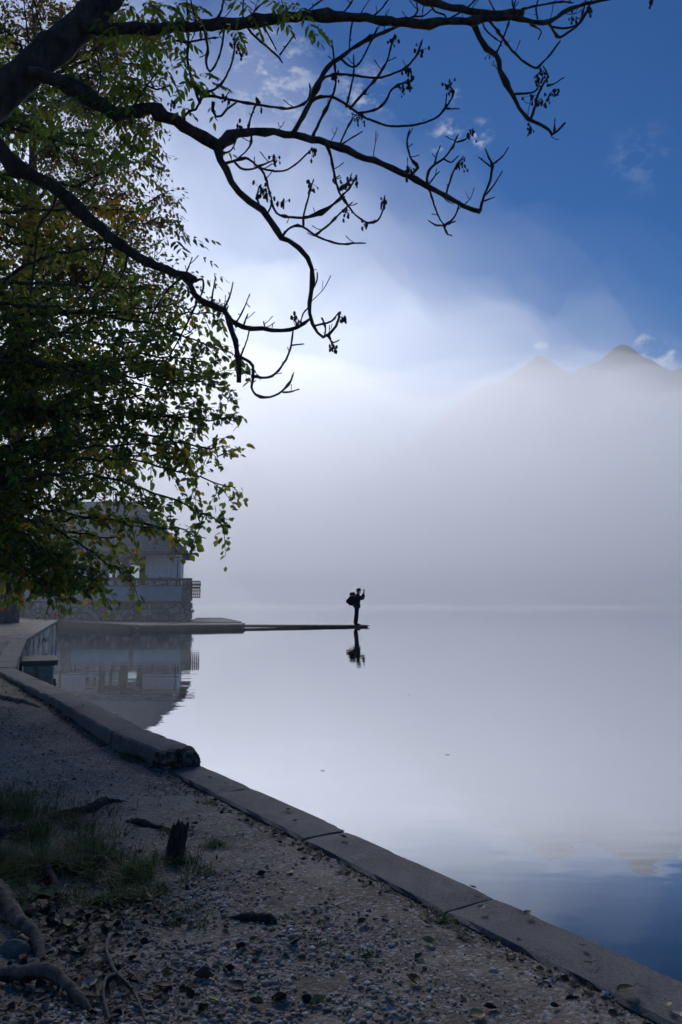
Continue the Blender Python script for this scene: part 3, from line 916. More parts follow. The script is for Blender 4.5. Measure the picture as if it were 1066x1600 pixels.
# white arched surround above the small window
mb = MB(); xc_, zc_, r_ = hX(147), hZ(879) - .01, .24
arc = [(xc_ + r_ * math.cos(t), zc_ + .03 + r_ * .8 * math.sin(t)) for t in np.linspace(0, math.pi, 9)]
mb.add([(x, hy0 - .05, z) for x, z in arc] + [(x, hy0 - .002, z) for x, z in arc], [tuple(range(8, -1, -1)), tuple(range(9, 18))] + [(i, i + 1, i + 10, i + 9) for i in range(8)] + [(8, 0, 9, 17)])
mb.build('window_arch', plain('bright_white_trim', (.75, .75, .77), .7), hs_)
# hipped roof with deep eaves
ez = 3.86
E = [Vector((-20.0, 43.9, ez)), Vector((-8.45, 43.9, ez)), Vector((-9.6, 52.0, ez)), Vector((-20.6, 52.0, ez))]
R0, R1 = Vector((-16.8, 48, 7.1)), Vector((-12.3, 48, 7.1))
mb = MB(); T_ = Vector((0, 0, .14))
vv = E + [R0, R1] + [p + T_ for p in E] + [R0 + T_, R1 + T_]
mb.add(vv, [(6, 7, 11, 10), (7, 8, 11), (8, 9, 10, 11), (9, 6, 10), (0, 4, 5, 1), (1, 5, 2), (2, 5, 4, 3), (3, 4, 0), (0, 1, 7, 6), (1, 2, 8, 7), (2, 3, 9, 8), (3, 0, 6, 9)])
roof = mb.build('roof', ROOFING, hs_)
# shingle courses proud of the front slope
nf = ((E[1] - E[0]).cross(R0 - E[0])).normalized()
nf = nf if nf.z > 0 else -nf
for k in range(1, 27):
    t0, t1 = k / 27 - .035, k / 27
    a_, b_ = (E[0] + T_).lerp(R0 + T_, t0), (E[1] + T_).lerp(R1 + T_, t0)
    c_, d_ = (E[1] + T_).lerp(R1 + T_, t1), (E[0] + T_).lerp(R0 + T_, t1)
    mb = MB(); mb.add([a_ + nf * .016, b_ + nf * .016, c_ + nf * .008, d_ + nf * .008, a_ + nf * .002, b_ + nf * .002], [(0, 1, 2, 3), (1, 0, 4, 5), (0, 3, 4), (1, 5, 2)])
    mb.build('shingle_course', ROOFING, roof)
mb = MB(); mb.tube([E[0] + Vector((0, -.06, .03)), E[1] + Vector((.35, -.06, -.02)), E[1] + Vector((.55, -.05, -.10))], [.06, .06, .05], 8); mb.build('gutter', METAL, hs_)
# little gabled canopy over the door
cx_ = hX(207); mb = MB()
mb.add([(cx_ - .75, 43.85, hZ(876)), (cx_ + .75, 43.85, hZ(876)), (cx_, 43.85, hZ(864.5)), (cx_ - .75, 44.9, hZ(876)), (cx_ + .75, 44.9, hZ(876)), (cx_, 44.9, hZ(864.5)),
        (cx_ - .75, 43.85, hZ(877.5)), (cx_ + .75, 43.85, hZ(877.5)), (cx_, 43.85, hZ(866)), (cx_ - .75, 44.9, hZ(877.5)), (cx_ + .75, 44.9, hZ(877.5)), (cx_, 44.9, hZ(866))],
       [(0, 2, 5, 3), (2, 1, 4, 5), (6, 9, 11, 8), (8, 11, 10, 7), (0, 6, 8, 2), (2, 8, 7, 1), (3, 5, 11, 9), (5, 4, 10, 11), (0, 3, 9, 6), (1, 7, 10, 4)])
mb.build('canopy', ROOFING, hs_)
for sx in (-.7, .7):
    mb = MB(); mb.tube([(cx_ + sx, 43.95, hz0), (cx_ + sx, 43.95, hZ(878))], [.05, .05], 8); mb.build('canopy_post', BROWNWOOD, hs_)

# ------------------------------------------------------------------ person on the jetty, back to us three-quarters, phone raised
PX = D(557, 976.3, 39.1)
pz = ja.lerp(jb, (PX.x - ja.x) / (jb.x - ja.x)).z + .002
PO = Vector((PX.x, 39.45, pz))
per = tag(empty('person', PO), 'standing person in dark clothes and cap raising a phone at the end of the jetty', 'person')


def skinned(name, joints, edges, m, parent, sub=2, smooth=True):
    me = bpy.data.meshes.new(name)
    me.from_pydata([j[:3] for j in joints], edges, [])
    o = bpy.data.objects.new(name, me); C.objects.link(o)
    md = o.modifiers.new('skin', 'SKIN')
    for i, j in enumerate(joints):
        r = j[3] if isinstance(j[3], tuple) else (j[3], j[3])
        me.skin_vertices[0].data[i].radius = r
        me.skin_vertices[0].data[i].use_root = (i == 0)
    sb = o.modifiers.new('sub', 'SUBSURF'); sb.levels = sub; sb.render_levels = sub
    dg = bpy.context.evaluated_depsgraph_get()
    ev = o.evaluated_get(dg)
    m2 = bpy.data.meshes.new_from_object(ev)
    o.modifiers.clear(); o.data = m2; bpy.data.meshes.remove(me)
    m2.name = name
    for mm_ in (m if isinstance(m, list) else [m]):
        m2.materials.append(mm_)
    if smooth:
        m2.polygons.foreach_set('use_smooth', [True] * len(m2.polygons))
    o.parent = parent
    return o


# x to the right of the picture (the way the person faces), y away from us
J = [(.015, 0, .93, (.15, .17)),            # 0 pelvis
     (.03, 0, 1.10, (.145, .17)), (.055, 0, 1.27, (.155, .19)), (.075, 0, 1.41, (.13, .17)),  # spine to chest
     (.09, 0, 1.51, .082), (.105, 0, 1.57, .070),                      # collar, neck
     (.125, 0, 1.66, (.105, .085)), (.12, 0, 1.735, (.085, .075)),     # head
     (.02, -.10, .86, .115), (-.005, -.11, .50, .085), (-.05, -.115, .30, .080), (-.075, -.115, .10, .066), (-.06, -.12, .04, .050), (.07, -.13, .035, .042), (.13, -.135, .03, .030),   # near leg and shoe
     (.04, .10, .86, .115), (.045, .11, .50, .085), (.03, .115, .30, .080), (.015, .115, .10, .064), (.03, .12, .04, .050), (.16, .13, .035, .042), (.22, .135, .03, .030),            # far leg and shoe
     (.09, -.20, 1.40, .085), (.25, -.22, 1.26, .072), (.36, -.16, 1.30, .066), (.385, -.09, 1.45, .050), (.378, -.075, 1.52, .036),     # near arm to wrist
     (.10, .20, 1.41, .085), (.26, .20, 1.36, .066), (.34, .12, 1.48, .054), (.375, .05, 1.59, .040), (.38, .035, 1.64, .032)]          # far arm to wrist
Ed = [(0, 1), (1, 2), (2, 3), (3, 4), (4, 5), (5, 6), (6, 7), (0, 8), (8, 9), (9, 10), (10, 11), (11, 12), (12, 13), (13, 14), (0, 15), (15, 16), (16, 17), (17, 18), (18, 19), (19, 20), (20, 21),
      (3, 22), (22, 23), (23, 24), (24, 25), (25, 26), (3, 27), (27, 28), (28, 29), (29, 30), (30, 31)]
palm0 = len(J)
J += [(.378, -.066, 1.565, (.032, .018)), (.384, .028, 1.685, (.030, .018))]
Ed += [(26, palm0), (31, palm0 + 1)]
for h_, (bx_, by_, bz_), sgn in ((palm0, (.378, -.066, 1.565), 1), (palm0 + 1, (.384, .028, 1.685), -1)):
    for k, (dx_, ln) in enumerate(((-.022, .9), (-.008, 1.05), (.008, 1.0), (.022, .78))):
        i0 = len(J)
        J += [(bx_ + dx_ + .004, by_ + sgn * .012, bz_ + .04, .0095), (bx_ + dx_ + .01, by_ + sgn * .028, bz_ + .04 + .028 * ln, .0085), (bx_ + dx_ + .012, by_ + sgn * .045, bz_ + .04 + .040 * ln, .0075)]
        Ed += [(h_, i0), (i0, i0 + 1), (i0 + 1, i0 + 2)]
    i0 = len(J)
    J += [(bx_ - .035, by_ + sgn * .015, bz_ + .005, .011), (bx_ - .04, by_ + sgn * .04, bz_ + .03, .009)]
    Ed += [(h_, i0), (i0, i0 + 1)]
body = skinned('body', J, Ed, [DARKCLOTH, DARKCLOTH2, SKINM], per, sub=1)
for p in body.data.polygons:
    c_ = p.center
    hand = c_.x > .33 and c_.z > 1.53
    p.material_index = 2 if (hand or c_.z > 1.53) else (1 if c_.z < .9 else 0)
mb = MB()                         # face: nose, brow, ears, chin
mb.blob((.222, 0, 1.655), .017, sc=(1.1, .8, 1.4), j=0); mb.blob((.21, 0, 1.615), .016, sc=(.7, 1.7, .5), j=0); mb.blob((.20, 0, 1.585), .026, sc=(1, 1.2, .8), j=0)
for sy in (-1, 1):
    mb.blob((.11, sy * .085, 1.66), .028, sc=(.7, .4, 1.2), j=0); mb.blob((.207, sy * .032, 1.685), .013, sc=(.6, 1, .7), j=0)
o = mesh_obj('face', mb.v, mb.f, SKINM, per, True)
mb = MB()                         # cap with a short peak
mb.tube([(.115, 0, 1.685), (.118, 0, 1.72), (.118, 0, 1.765), (.115, 0, 1.795), (.112, 0, 1.805)], [.116, .118, .108, .07, .01], 12)
mb.add([(.19, -.07, 1.70), (.275, -.045, 1.685), (.275, .045, 1.685), (.19, .07, 1.70), (.19, -.07, 1.712), (.275, -.045, 1.696), (.275, .045, 1.696), (.19, .07, 1.712)], CUBE_F)
mesh_obj('cap', mb.v, mb.f, DARKCLOTH2, per, True)
mb = MB(); mb.blob((.055, 0, 1.645), .075, sc=(.75, 1.05, 1.0), j=.06); mesh_obj('hair', mb.v, mb.f, HAIRM, per, True)
mb = MB()                         # hanging jacket hem and hip pouch
mb.tube([(.02, 0, .86), (.025, 0, .97), (.03, 0, 1.08)], [.185, .180, .165], 12); mesh_obj('jacket_hem', mb.v, mb.f, DARKCLOTH, per, True)
mb = MB(); mb.box((.12, -.09, .83), (.20, .08, .97), .01); mesh_obj('hip_pouch', mb.v, mb.f, DARKCLOTH2, per)

bag = tag(empty('backpack', PO + Vector((-.18, 0, 1.23))), 'bulging dark backpack worn by the person on the jetty', 'backpack')


def soft(name, rows, parent, m, sides=12):
    mb = MB(); V, Fc = [], []
    for i, (x, y, z, rx, ry) in enumerate(rows):
        for k in range(sides):
            t = 2 * math.pi * k / sides
            cs, sn = math.cos(t), math.sin(t)
            V.append((x + rx * math.copysign(abs(cs) ** .75, cs), y + ry * math.copysign(abs(sn) ** .75, sn), z))
    for i in range(len(rows) - 1):
        for k in range(sides):
            Fc.append((i * sides + k, i * sides + (k + 1) % sides, (i + 1) * sides + (k + 1) % sides, (i + 1) * sides + k))
    Fc += [tuple(range(sides - 1, -1, -1)), tuple((len(rows) - 1) * sides + k for k in range(sides))]
    o = mesh_obj(name, V, Fc, m, parent, True)
    return o


soft('main_pack', [(.03, 0, -.28, .10, .13), (-.02, 0, -.25, .16, .17), (-.06, 0, -.12, .205, .19), (-.06, 0, .02, .195, .19), (-.02, 0, .15, .15, .18), (.0, 0, .20, .12, .15)], bag, DARKCLOTH2)
soft('top_lid', [(.0, 0, .205, .13, .16), (-.005, 0, .26, .15, .17), (.0, 0, .33, .14, .16), (.01, 0, .37, .10, .11), (.02, 0, .38, .04, .05)], bag, DARKCLOTH)
soft('front_pocket', [(-.22, 0, -.17, .06, .10), (-.25, 0, -.10, .08, .12), (-.24, 0, .0, .07, .12), (-.21, 0, .06, .03, .09)], bag, DARKCLOTH)
for sy in (-.11, .11):
    mb = MB(); mb.tube(catmull([(.11, sy, .22), (.22, sy, .28), (.35, sy, .12), (.33, sy * 1.2, -.08), (.12, sy * 1.3, -.22)], [.02] * 5, .05)[0], [.02] * 40 if False else [.02] * len(catmull([(.11, sy, .22), (.22, sy, .28), (.35, sy, .12), (.33, sy * 1.2, -.08), (.12, sy * 1.3, -.22)], [.02] * 5, .05)[0]), 6)
    mesh_obj('strap', mb.v, mb.f, DARKCLOTH2, bag)
ph = tag(empty('phone', PO + Vector((.40, -.02, 1.655))), 'phone held up in both hands by the person on the jetty', 'phone')
mb = MB(); mb.box((-.006, -.04, -.075), (.004, .04, .085)); mesh_obj('case', mb.v, mb.f, PHONEM, ph)
mb = MB(); mb.box((-.008, -.036, -.068), (-.0065, .036, .078)); mesh_obj('screen', mb.v, mb.f, plain('dark_screen', (.02, .02, .025), .1), ph)

# ------------------------------------------------------------------ bare ash tree reaching in from the left
ASH_STOPS = [(0.0, (0.035, 0.075, 0.02)), (0.5, (0.07, 0.13, 0.028)), (0.8, (0.11, 0.15, 0.03)), (1.0, (0.18, 0.17, 0.04))]
ashleaf = tone_mat('ash_leaf', ASH_STOPS, 0.55, 0.4, 1.5)
ash = tag(empty('ash_tree', (-2.95, 3.3, 0.25)), 'gnarled ash tree with mostly bare dark limbs and seed bunches reaching in overhead', 'tree')
lens = []                        # (polyline, radii) of everything built, to find where twigs start


def limb(name, pts, d0, d1, parent, m, sides=9, step=0.05, world_start=None, knob=0.15, wob=0.0, spurs=False):
    n_ = len(pts)
    cum = [0]
    for a, b2 in zip(pts[:-1], pts[1:]):
        cum.append(cum[-1] + math.hypot(a[0] - b2[0], a[1] - b2[1]))
    P, R = [], []
    for i, q in enumerate(pts):
        t = cum[i] / max(cum[-1], 1e-6)
        dd = d0 + (d1 - d0) * t + wob * math.sin(3.1 * t + q[0] * 0.02)
        P.append(D(q[0], q[1], dd)); R.append(q[2] * dd / F if len(q) > 2 else None)
    if world_start:
        P = [Vector(w[:3]) for w in world_start] + P; R = [w[3] for w in world_start] + R
    for i in range(len(R)):
        if R[i] is None:
            R[i] = R[i - 1] * 0.9
    pp, rr = catmull(P, R, step)
    rr = [r * (1 + knob * random.uniform(-1, 1) + (0.35 * knob / 0.1 if random.random() < .08 else 0)) for r in rr]
    pp = [p + Vector((random.uniform(-1, 1), random.uniform(-1, 1), random.uniform(-1, 1))) * min(r * .22, .006) for p, r in zip(pp, rr)]
    mb = MB(); mb.tube(pp, rr, sides, 0.06 if sides > 12 else (0.15 if sides > 6 else 0.10))
    if spurs:                    # buds and short spurs growing from the twig
        for k in range(2, len(pp) - 1, 3):
            if random.random() < .6:
                dv = Vector((random.uniform(-1, 1), random.uniform(-.5, .5), random.uniform(-.3, 1))).normalized()
                L_ = random.choice((.012, .012, .02, .045, .075))
                mb.tube([pp[k], pp[k] + dv * L_ * .5, pp[k] + dv * L_ + Vector((0, 0, L_ * .15))], [.0035, .003, .0036], 4)
        mb.tube([pp[-1], pp[-1] + (pp[-1] - pp[-3]).normalized() * .02], [.0055, .003], 5)
    o = mb.build(name, m, parent, True)
    lens.append((pp, rr, o))
    return o


mb = MB()
tp_, tr_ = catmull([(-3.0, 3.25, 0.0), (-2.97, 3.3, .35), (-2.92, 3.4, 1.2), (-2.82, 3.6, 2.2), (-2.62, 3.9, 3.0), D(-135, 275, 4.15)], [.50, .36, .29, .26, .20, .14], .12)
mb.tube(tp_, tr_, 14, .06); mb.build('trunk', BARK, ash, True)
tA = D(-135, 275, 4.15)
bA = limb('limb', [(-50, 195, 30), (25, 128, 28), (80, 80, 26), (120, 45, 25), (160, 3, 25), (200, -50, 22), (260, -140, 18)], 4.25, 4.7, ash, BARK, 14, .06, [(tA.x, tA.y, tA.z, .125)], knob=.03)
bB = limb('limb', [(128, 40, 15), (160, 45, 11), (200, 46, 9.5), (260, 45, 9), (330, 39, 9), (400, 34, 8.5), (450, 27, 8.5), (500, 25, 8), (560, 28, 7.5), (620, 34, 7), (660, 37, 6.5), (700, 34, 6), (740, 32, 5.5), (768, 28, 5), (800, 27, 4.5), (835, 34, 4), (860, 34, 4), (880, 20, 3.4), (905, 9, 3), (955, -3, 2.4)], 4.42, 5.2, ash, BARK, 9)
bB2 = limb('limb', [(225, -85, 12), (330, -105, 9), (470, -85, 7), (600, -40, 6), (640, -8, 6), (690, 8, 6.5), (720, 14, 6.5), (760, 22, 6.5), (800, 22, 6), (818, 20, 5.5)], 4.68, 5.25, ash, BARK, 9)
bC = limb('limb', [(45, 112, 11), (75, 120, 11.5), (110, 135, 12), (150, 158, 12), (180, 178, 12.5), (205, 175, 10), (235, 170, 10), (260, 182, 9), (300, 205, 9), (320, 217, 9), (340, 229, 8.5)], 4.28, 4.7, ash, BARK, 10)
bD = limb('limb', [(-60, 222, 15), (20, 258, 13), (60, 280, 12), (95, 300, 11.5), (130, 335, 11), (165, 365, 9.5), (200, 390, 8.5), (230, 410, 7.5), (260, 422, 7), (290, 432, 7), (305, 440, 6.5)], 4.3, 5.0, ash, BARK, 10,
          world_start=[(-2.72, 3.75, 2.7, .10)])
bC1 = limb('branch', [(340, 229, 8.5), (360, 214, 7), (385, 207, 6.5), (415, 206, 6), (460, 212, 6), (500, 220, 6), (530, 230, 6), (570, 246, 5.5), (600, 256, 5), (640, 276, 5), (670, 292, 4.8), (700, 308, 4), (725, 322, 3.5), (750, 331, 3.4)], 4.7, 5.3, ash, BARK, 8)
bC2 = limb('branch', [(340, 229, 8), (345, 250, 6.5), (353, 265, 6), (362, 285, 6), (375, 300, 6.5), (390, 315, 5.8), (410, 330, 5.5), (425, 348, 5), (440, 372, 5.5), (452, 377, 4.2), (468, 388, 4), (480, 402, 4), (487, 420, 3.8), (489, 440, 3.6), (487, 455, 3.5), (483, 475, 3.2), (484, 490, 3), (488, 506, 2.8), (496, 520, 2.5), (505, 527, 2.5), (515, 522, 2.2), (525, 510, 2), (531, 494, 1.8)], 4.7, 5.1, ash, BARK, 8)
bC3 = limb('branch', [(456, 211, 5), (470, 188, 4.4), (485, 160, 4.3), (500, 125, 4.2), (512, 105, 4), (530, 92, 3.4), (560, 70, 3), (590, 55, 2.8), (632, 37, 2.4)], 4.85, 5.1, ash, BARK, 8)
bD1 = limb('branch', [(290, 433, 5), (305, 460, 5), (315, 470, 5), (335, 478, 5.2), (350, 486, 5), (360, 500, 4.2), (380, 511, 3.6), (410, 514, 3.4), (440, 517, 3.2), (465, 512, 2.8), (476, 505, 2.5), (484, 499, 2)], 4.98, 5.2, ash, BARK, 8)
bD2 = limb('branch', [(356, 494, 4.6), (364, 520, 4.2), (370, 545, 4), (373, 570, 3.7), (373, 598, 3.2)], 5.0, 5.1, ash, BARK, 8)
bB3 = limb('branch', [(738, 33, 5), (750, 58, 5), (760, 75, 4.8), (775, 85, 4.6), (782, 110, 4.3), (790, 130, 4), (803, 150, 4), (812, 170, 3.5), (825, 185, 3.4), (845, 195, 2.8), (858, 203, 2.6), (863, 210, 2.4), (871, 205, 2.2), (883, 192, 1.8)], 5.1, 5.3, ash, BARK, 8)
TW = [
    (bC1, 5.3, [(750, 330), (755, 310), (765, 285), (769, 260), (764, 247), (760, 236)]), (bC1, 5.3, [(768, 258), (785, 245), (793, 233)]), (bC1, 5.3, [(757, 306), (770, 292), (784, 269)]), (bC1, 5.3, [(767, 261), (750, 247)]), (bC1, 5.3, [(756, 314), (770, 309)]),
    (bC1, 5.2, [(667, 289), (669, 270), (678, 258), (693, 248), (707, 230), (715, 212)]), (bC1, 5.2, [(714, 222), (728, 217), (738, 203)]), (bC1, 5.2, [(694, 249), (705, 254), (714, 246)]), (bC1, 5.2, [(679, 258), (683, 240), (687, 231)]), (bC1, 5.2, [(670, 288), (680, 275), (684, 271)]),
    (bC1, 5.25, [(697, 304), (703, 285), (708, 270), (715, 257), (722, 247)]), (bC1, 5.2, [(668, 291), (673, 302), (680, 325), (688, 343), (695, 352)]), (bC1, 5.2, [(695, 352), (710, 340), (717, 322), (718, 318)]), (bC1, 5.2, [(695, 352), (682, 352), (672, 346)]), (bC1, 5.2, [(693, 352), (700, 367), (704, 367)]), (bC1, 5.2, [(696, 352), (711, 346)]),
    (bC1, 5.15, [(640, 276), (652, 262), (643, 250), (638, 235), (636, 220), (640, 205)]),
    (bC3, 4.95, [(532, 92), (550, 105), (562, 98), (575, 75), (588, 46)]), (bC3, 4.9, [(494, 140), (503, 125), (515, 118), (535, 116), (560, 119), (590, 122), (615, 115), (635, 105), (650, 88), (659, 66)]),
    (bC1, 4.95, [(487, 217), (505, 180), (515, 160), (523, 140), (525, 125), (523, 100), (519, 66)]), (bC1, 4.95, [(541, 168), (550, 130), (553, 115), (553, 90)]),
    (bC3, 4.9, [(484, 160), (500, 152), (520, 152), (540, 163), (560, 178), (580, 188), (610, 197), (650, 195), (680, 185), (697, 168), (708, 148), (703, 134)]), (bC3, 4.95, [(696, 170), (698, 150)]), (bC3, 4.95, [(699, 170), (716, 170)]),
    (bC3, 4.95, [(560, 178), (590, 170), (605, 155), (612, 140), (630, 130), (641, 128)]), (bC3, 4.95, [(547, 170), (570, 143), (590, 120), (605, 95), (612, 70), (616, 57)]), (bC1, 5.0, [(530, 229), (545, 195), (556, 180)]), (bC1, 5.0, [(534, 226), (550, 215), (564, 207)]),
    (bC, 4.65, [(313, 152), (330, 150), (345, 153), (380, 160), (400, 163), (440, 169), (460, 168), (480, 158), (485, 140), (484, 134)]), (bC1, 4.8, [(388, 207), (390, 192), (395, 175), (402, 160)]),
    (bC, 4.55, [(284, 196), (288, 182), (296, 174), (306, 171), (313, 160), (320, 145), (335, 140), (350, 125), (362, 100), (366, 80), (367, 64)]), (bC, 4.55, [(312, 160), (300, 125), (293, 90), (295, 60), (294, 30), (292, -5)]), (bC, 4.6, [(334, 160), (332, 172), (338, 182), (346, 181), (355, 171), (368, 161)]),
    (bB, 4.6, [(318, 42), (325, 75), (322, 97), (328, 112), (340, 95), (347, 70), (350, 46)]), (bB, 4.55, [(332, 38), (345, 20), (350, 0), (354, -10)]), (bB, 4.55, [(270, 62), (290, 66), (315, 62), (337, 59)]), (bB, 4.5, [(305, 42), (306, 30), (300, 10), (298, -5)]),
    (bB, 4.65, [(384, 36), (392, 50), (408, 65), (425, 80), (436, 90), (440, 96)]), (bB, 4.65, [(437, 86), (447, 73), (458, 57)]), (bB, 4.65, [(412, 40), (420, 55), (430, 74)]), (bB, 4.65, [(385, 34), (400, 15), (420, -5)]), (bB, 4.65, [(380, 34), (380, 10), (382, -8)]), (bB, 4.7, [(470, 26), (490, 10), (515, -8)]), (bB, 4.8, [(530, 26), (545, 10), (556, -8)]), (bB, 4.85, [(580, 28), (598, 12), (610, -6)]), (bB, 4.85, [(552, 30), (548, 50), (546, 75)]),
    (bB, 4.9, [(630, 32), (648, 25), (653, 16), (651, 8)]), (bB, 4.95, [(648, 26), (662, 25), (672, 17)]), (bB2, 5.1, [(672, 4), (680, 18), (694, 23), (698, 28)]), (bB, 5.1, [(700, 30), (725, 16), (745, -2)]),
    (bC2, 4.75, [(350, 256), (370, 250), (385, 247), (400, 258), (412, 270), (420, 295), (425, 315), (420, 330)]), (bC2, 4.8, [(425, 316), (432, 333), (445, 338), (460, 340), (480, 339), (500, 330), (520, 320), (536, 309)]), (bC2, 4.8, [(473, 341), (495, 337), (510, 330), (530, 310), (545, 295), (556, 279)]),
    (bC2, 4.8, [(406, 262), (430, 268), (450, 265), (470, 250), (481, 239)]), (bC2, 4.78, [(366, 252), (375, 262), (390, 265), (405, 260), (426, 251)]), (bC2, 4.9, [(440, 372), (450, 358), (465, 352), (480, 358), (492, 367), (510, 375), (530, 381), (555, 380), (568, 380)]), (bC2, 4.9, [(494, 367), (515, 350), (535, 330), (548, 318)]),
    (bC1, 4.95, [(509, 222), (517, 245), (522, 270), (530, 300), (540, 315), (555, 335), (572, 348)]), (bC1, 4.95, [(571, 348), (590, 345), (600, 322), (601, 310)]), (bC2, 4.9, [(474, 352), (475, 335), (483, 305), (489, 284)]), (bC2, 4.75, [(344, 240), (360, 236), (368, 222)]), (bC1, 4.8, [(392, 206), (393, 222), (385, 236), (366, 252)]), (bC2, 4.8, [(414, 334), (405, 320), (402, 305), (405, 293)]), (bC1, 4.95, [(532, 298), (545, 285), (548, 275)]), (bC1, 4.95, [(528, 290), (520, 282), (530, 275)]),
    (bC2, 5.0, [(489, 452), (495, 440), (496, 428)]), (bC2, 5.05, [(484, 478), (474, 490), (470, 503)]), (bC2, 5.05, [(488, 510), (510, 505), (520, 500), (529, 489)]), (bC2, 5.05, [(512, 525), (520, 535), (529, 532)]), (bC2, 5.05, [(515, 524), (520, 540), (525, 547)]), (bC2, 5.1, [(503, 497), (509, 512), (507, 525)]),
    (bD, 5.0, [(304, 440), (316, 436), (318, 449), (314, 462)]), (bD, 5.0, [(286, 432), (265, 450), (250, 470), (238, 492)]), (bD1, 5.0, [(309, 468), (300, 490), (285, 520), (268, 552)]), (bD, 4.5, [(88, 300), (82, 325), (60, 355), (55, 400), (48, 460)]), (bD, 4.7, [(165, 365), (165, 400), (150, 440), (128, 462)]), (bD, 4.8, [(200, 390), (195, 420), (180, 450)]), (bD, 4.4, [(40, 268), (60, 240), (95, 215)]), (bD, 4.55, [(112, 318), (135, 305), (150, 285)]),
    (bD2, 5.1, [(372, 556), (385, 562), (395, 572), (396, 590), (393, 605), (400, 617), (415, 621), (430, 618), (445, 607), (455, 595), (458, 586)]), (bD2, 5.1, [(442, 613), (455, 612), (464, 609)]), (bD2, 5.1, [(393, 588), (410, 590), (425, 588), (440, 573), (452, 550), (457, 525), (458, 518)]), (bD2, 5.1, [(454, 540), (471, 538)]), (bD2, 5.1, [(376, 557), (385, 535), (391, 512)]),
    (bD1, 5.05, [(350, 485), (360, 460), (364, 443)]), (bD1, 5.05, [(370, 503), (380, 485), (389, 463)]), (bD1, 5.0, [(331, 476), (334, 450), (337, 434)]), (bD1, 5.1, [(380, 510), (386, 494)]), (bD, 5.0, [(290, 430), (300, 404)]), (bD1, 5.1, [(415, 514), (412, 503)]),
    (bB3, 5.25, [(803, 147), (830, 145), (839, 140), (842, 130)]), (bB3, 5.3, [(829, 188), (837, 165), (840, 150), (850, 130), (856, 118), (850, 106)]), (bB, 5.15, [(763, 30), (775, 45), (785, 58), (800, 78), (820, 97), (838, 106), (846, 100), (860, 85), (874, 66)]), (bB3, 5.2, [(775, 84), (782, 70), (790, 50), (797, 30), (806, 0)]), (bB, 5.15, [(752, 32), (762, 50), (780, 64)]), (bB3, 5.3, [(866, 208), (867, 189)]), (bB3, 5.3, [(855, 134), (868, 130), (878, 123)]),
    (bB, 5.2, [(857, 34), (866, 50), (875, 59), (888, 50), (905, 38), (915, 22), (924, 2)]), (bB, 5.2, [(862, 42), (885, 44), (905, 36), (912, 15), (916, -4)]), (bB, 5.2, [(828, 38), (845, 48), (842, 60)]), (bB2, 5.2, [(840, 30), (838, 10), (845, -8)]), (bB2, 5.2, [(815, 15), (845, 8), (880, 3), (892, 4)]), (bB2, 5.2, [(805, 20), (800, 2), (803, -8)]), (bB2, 5.2, [(775, 20), (765, 2), (762, -8)]),
    (bB, 5.2, [(945, -1), (970, -14), (998, -22), (1015, -12), (1018, 2)]), (bA, 4.4, [(70, 60), (60, 30), (52, -6)]), (bA, 4.4, [(45, 70), (42, 40), (38, 5)]), (bC, 4.4, [(185, 190), (205, 170), (225, 140), (242, 118)]), (bC, 4.45, [(150, 158), (158, 120), (150, 80)]), (bC, 4.45, [(228, 132), (245, 140), (262, 135)]),
]
twigs = []
for par, dd, pts in TW:
    r0 = 2.5 if len(pts) > 5 else (2.1 if len(pts) > 3 else 1.7)
    q = [(p[0], p[1], r0 * (1 - .4 * i / (len(pts) - 1))) for i, p in enumerate(pts)]
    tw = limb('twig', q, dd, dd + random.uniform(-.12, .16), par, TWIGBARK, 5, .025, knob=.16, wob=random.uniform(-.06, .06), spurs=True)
    tw.matrix_parent_inverse = Matrix()
# short side shoots all along the thinner limbs
for pp, rr, o in list(lens):
    if o not in (bC1, bC2, bC3, bD1, bD2, bB, bB2, bB3, bD, bC):
        continue
    acc = 0
    for i in range(4, len(pp) - 2):
        acc += (pp[i] - pp[i - 1]).length
        if acc > .11 and random.random() < .45:
            acc = 0
            d = Vector((random.uniform(-.8, .9), random.uniform(-.8, .8), random.choice((-.5, .5, .8)))).normalized()
            L_ = random.choice((.03, .05, .08, .13, .17))
            q, qr = catmull([pp[i], pp[i] + d * L_ * .4, pp[i] + d * L_ * .7 + Vector((.1 * L_, 0, .14 * L_)), pp[i] + d * L_ + Vector((.15 * L_, 0, .45 * L_))], [.0036, .0031, .0027, .0032], .02)
            mb = MB(); mb.tube(q, qr, 5, .12)
            if L_ > .06:
                j = len(q) // 2; d2 = Vector((random.uniform(-1, 1), random.uniform(-.5, .5), random.uniform(.1, 1))).normalized()
                mb.tube([q[j], q[j] + d2 * L_ * .25, q[j] + d2 * L_ * .36 + Vector((0, 0, .02))], [.0026, .0022, .0026], 4)
            to = mb.build('twig', TWIGBARK, None, True)
            to.parent = o; to.matrix_parent_inverse = Matrix()
